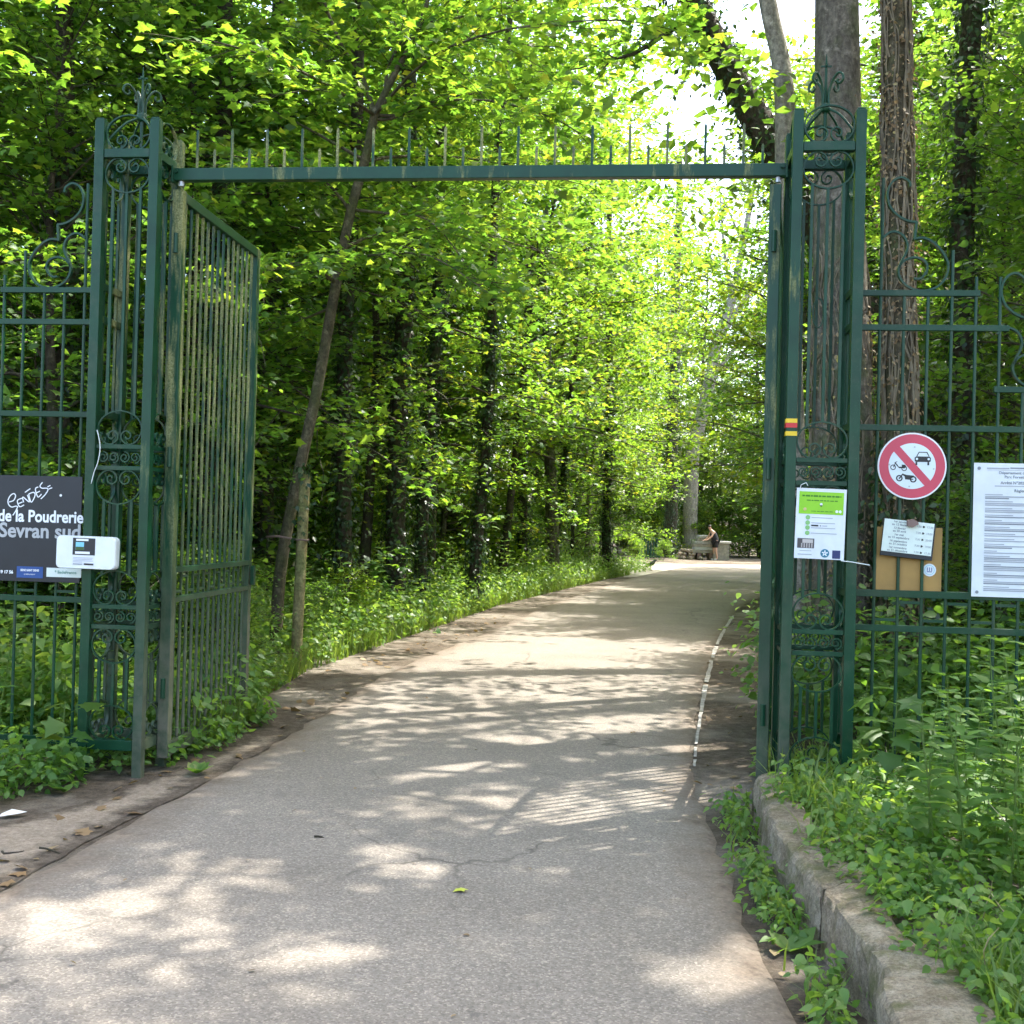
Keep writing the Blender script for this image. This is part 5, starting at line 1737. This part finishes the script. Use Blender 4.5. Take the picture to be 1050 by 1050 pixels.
for (k, x, y, s) in (('mapleC', -3.9, 15.2, 1.), ('mapleC', -2.4, 18.5, 1.), ('mapleC', -1.5, 23, 1.), ('mapleC', -.2, 28, 1.05), ('mapleC', 6.2, 19.5, 1.), ('mapleC', 8.2, 26, 1.), ('limeB', 8.0, 30, 1.15), ('limeB', 5.9, 24, 1.05), ('mapleC', 9.6, 35, 1.2), ('limeB', 11.2, 40, 1.4), ('tallA', 8.9, 29, .95), ('tallA', 7.2, 23, .9), ('tallA', 12.5, 40, 1.1)):
    wood(k, x, y, s)
# canopy over the left wood
for (k, x, y, s) in (('tallB', -11, 19, 1.), ('tallB', -9.5, 30, 1.), ('tallA', -14, 26, 1.1), ('tallB', -2.5, 38, 1.), ('tallB', -7, 40, 1.1), ('tallB', 1, 46, 1.)):
    wood(k, x, y, s)
# right: wall of small leaves behind the railing
for (k, x, y, s) in (('beechA', 5.6, 11.2, .95), ('beechB', 6.6, 12.8, 1.), ('beechA', 5.9, 9.9, .9), ('beechB', 8.2, 11, 1.1), ('beechA', 6.5, 15.5, 1.), ('beechB', 7.6, 16.5, 1.1), ('mapleB', 10.8, 14, 1.1),
                     ('beechA', 8.0, 20, 1.), ('beechB', 9.5, 20, 1.2), ('limeA', 8.6, 26, 1.), ('limeB', 11, 31, 1.), ('beechB', 12.5, 25, 1.2), ('limeA', 13.4, 38, 1.), ('beechA', 15.5, 34, 1.2), ('beechB', 17, 42, 1.3), ('limeB', 20, 50, 1.2)):
    wood(k, x, y, s)
# beyond the clearing
for i in range(16):
    x = -2 + i * 3.2 + rg.uniform(-1, 1); y = 70 + rg.uniform(0, 10)
    if 22 < x < 32: y += 26
    wood(('beechB', 'limeB', 'beechA', 'limeA')[i % 4], x, y, 1.15)
for (x, y, s_) in ((4.2, 62, 1.5), (7.4, 69, 1.7), (11.2, 70, 1.6), (14.5, 68, 1.5), (3.0, 54, 1.3), (1.2, 58, 1.5), (17.5, 66, 1.5)):
    wood('limeB', x, y, s_)
for (x, y, s_) in ((1.2, 33, 1.3), (2.3, 43, 1.45), (12.5, 36, 1.3), (14.2, 45, 1.5), (-3.2, 33, 1.2)):
    wood('limeB', x, y, s_)
for i in range(34):
    a = -1.05 + 2.1 * i / 33
    rr_ = rg.uniform(66, 92)
    wood(('farA', 'farB')[i % 2 if i % 3 else 0], rr_ * math.sin(a), rr_ * math.cos(a), 1.1)
for i in range(16):
    a = -1.0 + .62 * i / 15
    rr_ = rg.uniform(36, 58)
    wood(('farA', 'farB')[i % 3 == 0], rr_ * math.sin(a), rr_ * math.cos(a), 1.05)
for i in range(12):
    a = .42 + .7 * i / 11
    rr_ = rg.uniform(26, 48)
    wood(('farA', 'farB')[i % 3 == 0], rr_ * math.sin(a), rr_ * math.cos(a), 1.05)
for i in range(22):
    x = 6 + 24 * i / 21 + rg.uniform(-.6, .6); y = 67.5 + rg.uniform(0, 3)
    if 21 < x < 29: y += 26
    wood(('limeA', 'beechA', 'limeB')[i % 3], x, y, .8)
for i in range(26):
    a = -.62 + .55 * i / 25
    rr_ = rg.uniform(26, 44)
    wood(('beechA', 'beechB', 'limeA')[i % 3], rr_ * math.sin(a), rr_ * math.cos(a), 1.0)
# shrubs along both edges
for i in range(40):
    y = 11 + 34 * rg.random() ** 1.2
    wood(('shrubA', 'shrubB')[i % 2], left_edge(y) - 2.6 - 2.6 * rg.random(), y, .85)
for i in range(34):
    y = 9.5 + 30 * rg.random()
    wood(('shrubA', 'shrubB')[i % 3 == 0], xr(y) + 2.7 + 3.0 * rg.random(), y, .85)
for i in range(10):
    wood('shrubA', rg.uniform(3.9, 7), rg.uniform(8.8, 10.6), .75)
for i in range(10):
    wood('shrubA', rg.uniform(-7, -3.6), rg.uniform(9, 12), .75)
for i in range(44):
    x = 3 + 22 * i / 44
    wood(('shrubA', 'shrubB')[i % 2], x, 65 + rg.uniform(-1.2, 2.5) + (22 if 21 < x < 30 else 0), 1.3)
for i in range(18):
    y = 14 + 22 * i / 18
    wood(('shrubA', 'shrubB', 'shrubA')[i % 3], xl(y) - 3.6 - 3.4 * rg.random(), y, 1.6)
# unseen trees added to shade path and bed; own crowns, cut for sun patches
for i, (x, y, H, base, sp, sd_) in enumerate(((6.3, 7.4, 14, 5, 4.4, 91), (6.6, 3.2, 15, 5, 4.6, 92), (5.6, -.8, 15, 5.5, 4.6, 93))):
    ms = gen_tree('shade', sd_, H, .2, base, sp, 40, 10, 30, .15, 'oval', M['beech'] if i % 2 else M['maple'], M['bark'], twig=1.5, up=.3, droop=.3, prof=.5, at=(x, y, 0))
    tree_obj('tall_tree', ('unseen tall tree added for shade beyond the right railing', 'unseen tall tree added to shade the green bed', 'unseen tall tree added to shade the near end of the path')[i], 'tree', ms, x, y, 1., 0.)
for (k, x, y, s) in (('tallB', -12, 5, .9), ('tallB', 14, 3, 1.)):
    wood(k, x, y, s)

# ------------------------------------------------------------------ things by the clearing
for (x, y, s_) in ((-2.2, 9.3, .36), (-2.55, 10.1, .42), (-3.0, 10.6, .5), (-2.25, 12.7, .3), (-2.2, 13.8, .34), (-2.1, 15.0, .36)):
    wood('shrubA' if y < 14 else 'shrubB', x, y, s_)
def far_railing():
    a = G(655, 573); c = G(676, 573)
    d = (c - a); ln = d.length; rz = math.atan2(d.y, d.x)
    t = thing('green_railing', 'short dark green railing half hidden by bushes left of the clearing', 'railing', a, rz)
    b = MB(); b.box((ln / 2, 0, 1.0), (ln, .08, .08)); b.build('top_rail', M['paint'], t)
    b = MB(); b.box((ln / 2, 0, .12), (ln, .08, .08)); b.build('bottom_rail', M['paint'], t)
    for i in range(8):
        b = MB(); b.box((ln * i / 7, 0, .53), (.10, .05, .98)); b.build('bar', M['paint'], t)
for q_ in (679, 650):
    p_ = G(q_, 575)
    wood('shrubB', p_.x, p_.y - .6, .42)
far_railing()
YP = 55.
def logs():
    base = G(705, 573.5)
    rng = np.random.default_rng(4)
    for i in range(14):
        lay = 0 if i < 6 else (1 if i < 11 else 2)
        x = base.x - .35 + ((i if lay == 0 else i - 6 + .5 if lay == 1 else i - 11 + 1.) * .16)
        z = .09 + lay * .17
        a = rng.normal(0, .35)
        b = MB(); ln = rng.uniform(.7, 1.2); r = rng.uniform(.07, .10)
        b.tube([(-ln / 2 * math.sin(a), -ln / 2 * math.cos(a), 0), (0, 0, .015), (ln / 2 * math.sin(a), ln / 2 * math.cos(a), 0)], [r, r * .95, r * .9], 9)
        o = b.build('cut_log', M['log'], None, True, (x, base.y, z + rng.uniform(-.01, .02)))
        tag(o, 'pale cut log in the small heap left of the stacked boards', 'log', 'cut logs by the clearing')
logs()
def boards():
    base = G(722, 574)
    labels = ['lowest and longest pale board of the stack beside the person', 'second board from the bottom of the stack beside the person', 'third board from the bottom of the stack beside the person', 'fourth board from the bottom of the stack beside the person', 'fifth board from the bottom of the stack beside the person', 'topmost short board of the stack beside the person']
    for i in range(2):
        b = MB(); b.box((0, 0, .17), (.22, .7, .34), bev=.01)
        o = b.build('support_block', M['rust'], None, False, (base.x - .3 + .6 * i, base.y, .0))
        tag(o, ('left' if i == 0 else 'right') + ' brown support block under the stacked boards', 'block')
    for i in range(6):
        w = (1.25, 1.2, 1.1, 1.05, .85, .6)[i]
        b = MB(); b.box((0, 0, 0), (w, .8, .135), bev=.012)
        for k in range(2): b.box((-w / 4 + k * w / 2, -.402, 0), (.10, .012, .09))
        o = b.build('stacked_board', M['slab'] if i % 2 else M['conc'], None, False, (base.x + .05 * math.sin(i * 2), base.y, .41 + i * .15), .04 * math.sin(i * 3))
        tag(o, labels[i], 'board')
boards()
def plinth():
    a = G(728.5, 574.5); c = G(744, 574.5)
    w = c.x - a.x
    t = thing('stone_plinth', 'weathered stone block with a pale overhanging top behind the person', 'plinth', ((a.x + c.x) / 2 + .1, a.y + .5, 0))
    b = MB(); b.box((0, 0, .42), (w * .9, .8, .84), bev=.02)
    for z in (.2, .4, .6): b.box((0, -.402, z), (w * .9, .012, .02))
    b.build('body', M['conc'], t)
    b = MB(); b.box((0, 0, .90), (w * 1.08, .95, .11), bev=.02); b.build('top', M['conc_pale'], t)
plinth()

def skin_mesh(name, verts, edges, radii, mat, root=0, sub=2):
    me = bpy.data.meshes.new(name)
    me.from_pydata(verts, edges, [])
    o = bpy.data.objects.new('tmp', me); COL.objects.link(o)
    md = o.modifiers.new('s', 'SKIN')
    for i, r in enumerate(radii):
        r2 = r if hasattr(r, '__len__') else (r, r)
        me.skin_vertices[0].data[i].radius = r2
    me.skin_vertices[0].data[root].use_root = True
    sb = o.modifiers.new('u', 'SUBSURF'); sb.levels = sub; sb.render_levels = sub
    bpy.context.view_layer.update()
    res = bpy.data.meshes.new_from_object(o.evaluated_get(bpy.context.evaluated_depsgraph_get()))
    bpy.data.objects.remove(o)
    res.materials.clear(); res.materials.append(mat); res.name = name
    res.polygons.foreach_set('use_smooth', [True] * len(res.polygons))
    return res
def person():
    p = G(733, 574.6)
    t = thing('person', 'person in black tank top and shorts bending over the stacked boards', 'person', (p.x, p.y, 0), .25)
    # facing -x (towards the stack) and slightly away; leaning forward from the hip
    Vs = [(0, 0, .93), (-.04, 0, 1.12), (-.12, 0, 1.30), (-.19, 0, 1.42), (-.25, 0, 1.49), (-.30, 0, 1.56), (-.33, 0, 1.64), (-.34, 0, 1.70),
          (-.17, .17, 1.40), (-.27, .22, 1.16), (-.45, .20, 1.00), (-.53, .19, .97),
          (-.17, -.17, 1.40), (-.30, -.23, 1.17), (-.48, -.20, 1.03), (-.56, -.19, 1.00),
          (0, .10, .88), (-.03, .12, .50), (.03, .12, .10), (-.06, .125, .045), (-.15, .13, .035),
          (0, -.10, .88), (-.01, -.12, .50), (.06, -.12, .10), (-.03, -.125, .045), (-.12, -.13, .035)]
    E = [(0, 1), (1, 2), (2, 3), (3, 4), (4, 5), (5, 6), (6, 7), (3, 8), (8, 9), (9, 10), (10, 11), (3, 12), (12, 13), (13, 14), (14, 15),
         (0, 16), (16, 17), (17, 18), (18, 19), (19, 20), (0, 21), (21, 22), (22, 23), (23, 24), (24, 25)]
    r = [(.13, .16), (.11, .14), (.12, .16), (.10, .14), .058, (.075, .07), (.095, .08), .06, .06, .045, .034, .03, .06, .045, .034, .03,
         .095, .062, .045, .042, .03, .095, .062, .045, .042, .03]
    link('body', skin_mesh('body', Vs, E, r, M['skin']), t)
    link('tank_top', skin_mesh('tank_top', [(.02, 0, .80), (0, 0, .95), (-.04, 0, 1.12), (-.12, 0, 1.30), (-.185, 0, 1.43)], [(0, 1), (1, 2), (2, 3), (3, 4)], [(.15, .18), (.175, .215), (.155, .19), (.155, .20), (.115, .14)], M['cloth_black']), t)
    link('shorts', skin_mesh('shorts', [(0, 0, .95), (0, .10, .86), (-.02, .115, .60), (0, -.10, .86), (-.005, -.115, .60)], [(0, 1), (1, 2), (0, 3), (3, 4)], [(.15, .18), .12, .10, .12, .10], M['cloth_black']), t)
    link('hair', skin_mesh('hair', [(-.29, 0, 1.62), (-.325, 0, 1.70), (-.35, 0, 1.745)], [(0, 1), (1, 2)], [.085, .105, .06], M['hair']), t)
    for s in (1, -1):
        x0 = .03 if s > 0 else .06
        link('shoe', skin_mesh('shoe', [(x0, s * .12, .05), (x0 - .09, s * .125, .045), (x0 - .19, s * .13, .04)], [(0, 1), (1, 2)], [.052, .05, .04], M['shoe'], 0, 1), t)
    for s in (1, -1):
        w_ = (-.53, .19, .97) if s > 0 else (-.56, -.19, 1.00)
        for k in range(5):
            a = (k - 2) * .016 * s
            b = MB(); q = Vector(w_)
            if k < 4:
                b.tube([q + Vector((-.01, a, 0)), q + Vector((-.06, a * 1.2, -.012)), q + Vector((-.085 + .006 * abs(k - 1.5), a * 1.3, -.035))], [.010, .009, .006], 6)
            else:
                b.tube([q + Vector((.0, -s * .03, 0)), q + Vector((-.03, -s * .05, -.015)), q + Vector((-.05, -s * .05, -.03))], [.011, .010, .007], 6)
            b.build('finger', M['skin'], t, True)
person()

def bird():
    p = G(667, 585, .02)
    t = thing('bird', 'small dark bird standing on the asphalt near the clearing', 'bird', (p.x, p.y, .012), .35)
    s = 1.7
    q = lambda *a: tuple(v * s for v in a)
    link('body', skin_mesh('bird_body', [q(-.13, 0, .09), q(-.05, 0, .12), q(.03, 0, .15), q(.075, 0, .19), q(.10, 0, .222), q(.118, 0, .225), q(.15, 0, .218)], [(i, i + 1) for i in range(6)], [(.012 * s, .03 * s), (.042 * s, .045 * s), (.055 * s, .055 * s), .034 * s, .027 * s, .018 * s, .004 * s], M['feather'], 1), t)
    b = MB(); b.add([q(-.08, .025, .10), q(-.08, -.025, .10), q(-.24, -.03, .05), q(-.24, .03, .05), q(-.08, .0, .115), q(-.24, 0, .056)], [(0, 1, 2, 3), (0, 4, 5, 3), (4, 1, 2, 5), (0, 1, 4), (2, 3, 5)]); b.build('tail', M['feather'], t)
    for k in (1, -1):
        b = MB(); b.tube([q(.01, k * .022, .11), q(.0, k * .022, .06), q(.012, k * .022, .0)], .005 * s, 5); b.tube([q(-.015, k * .022, .004), q(.045, k * .022, .004)], .004 * s, 4); b.build('leg', M['rust'], t)
bird()

# ------------------------------------------------------------------ light
ld = bpy.data.lights.new('sun', 'SUN')
ld.energy = 2.0
ld.angle = rad(.53)
ld.color = (1, .98, .945)
lo = bpy.data.objects.new('sun', ld); COL.objects.link(lo)
lo.rotation_euler = (-sd).to_track_quat('-Z', 'Y').to_euler()
w = bpy.data.worlds.new('World')
sc.world = w
w.use_nodes = True
nt = w.node_tree
nt.nodes.clear()
wo = nt.nodes.new('ShaderNodeOutputWorld'); bg = nt.nodes.new('ShaderNodeBackground'); sky = nt.nodes.new('ShaderNodeTexSky')
sky.sky_type = 'NISHITA'; sky.sun_disc = False
sky.sun_elevation = SUN_EL
sky.sun_rotation = rad(90) - SUN_AZ
sky.dust_density = 3.0
sky.air_density = .8
sky.ozone_density = .4
bg.inputs[1].default_value = .15
nt.links.new(sky.outputs[0], bg.inputs[0]); nt.links.new(bg.outputs[0], wo.inputs[0])

sc.view_settings.view_transform = 'Standard'
sc.view_settings.look = 'None'
sc.view_settings.exposure = 2.85
sc.view_settings.use_white_balance = True
sc.view_settings.white_balance_temperature = 6800
sc.view_settings.white_balance_tint = 8
sc.view_settings.gamma = 1
sc.render.engine = 'CYCLES'
cy = sc.cycles
cy.max_bounces = 8; cy.diffuse_bounces = 5; cy.glossy_bounces = 2; cy.transmission_bounces = 5; cy.transparent_max_bounces = 4
cy.use_adaptive_sampling = True
cy.adaptive_threshold = .02
cy.sample_clamp_indirect = 6
cy.caustics_reflective = False; cy.caustics_refractive = False
cy.use_denoising = True
cy.denoiser = 'OPENIMAGEDENOISE'
sc.render.use_persistent_data = False
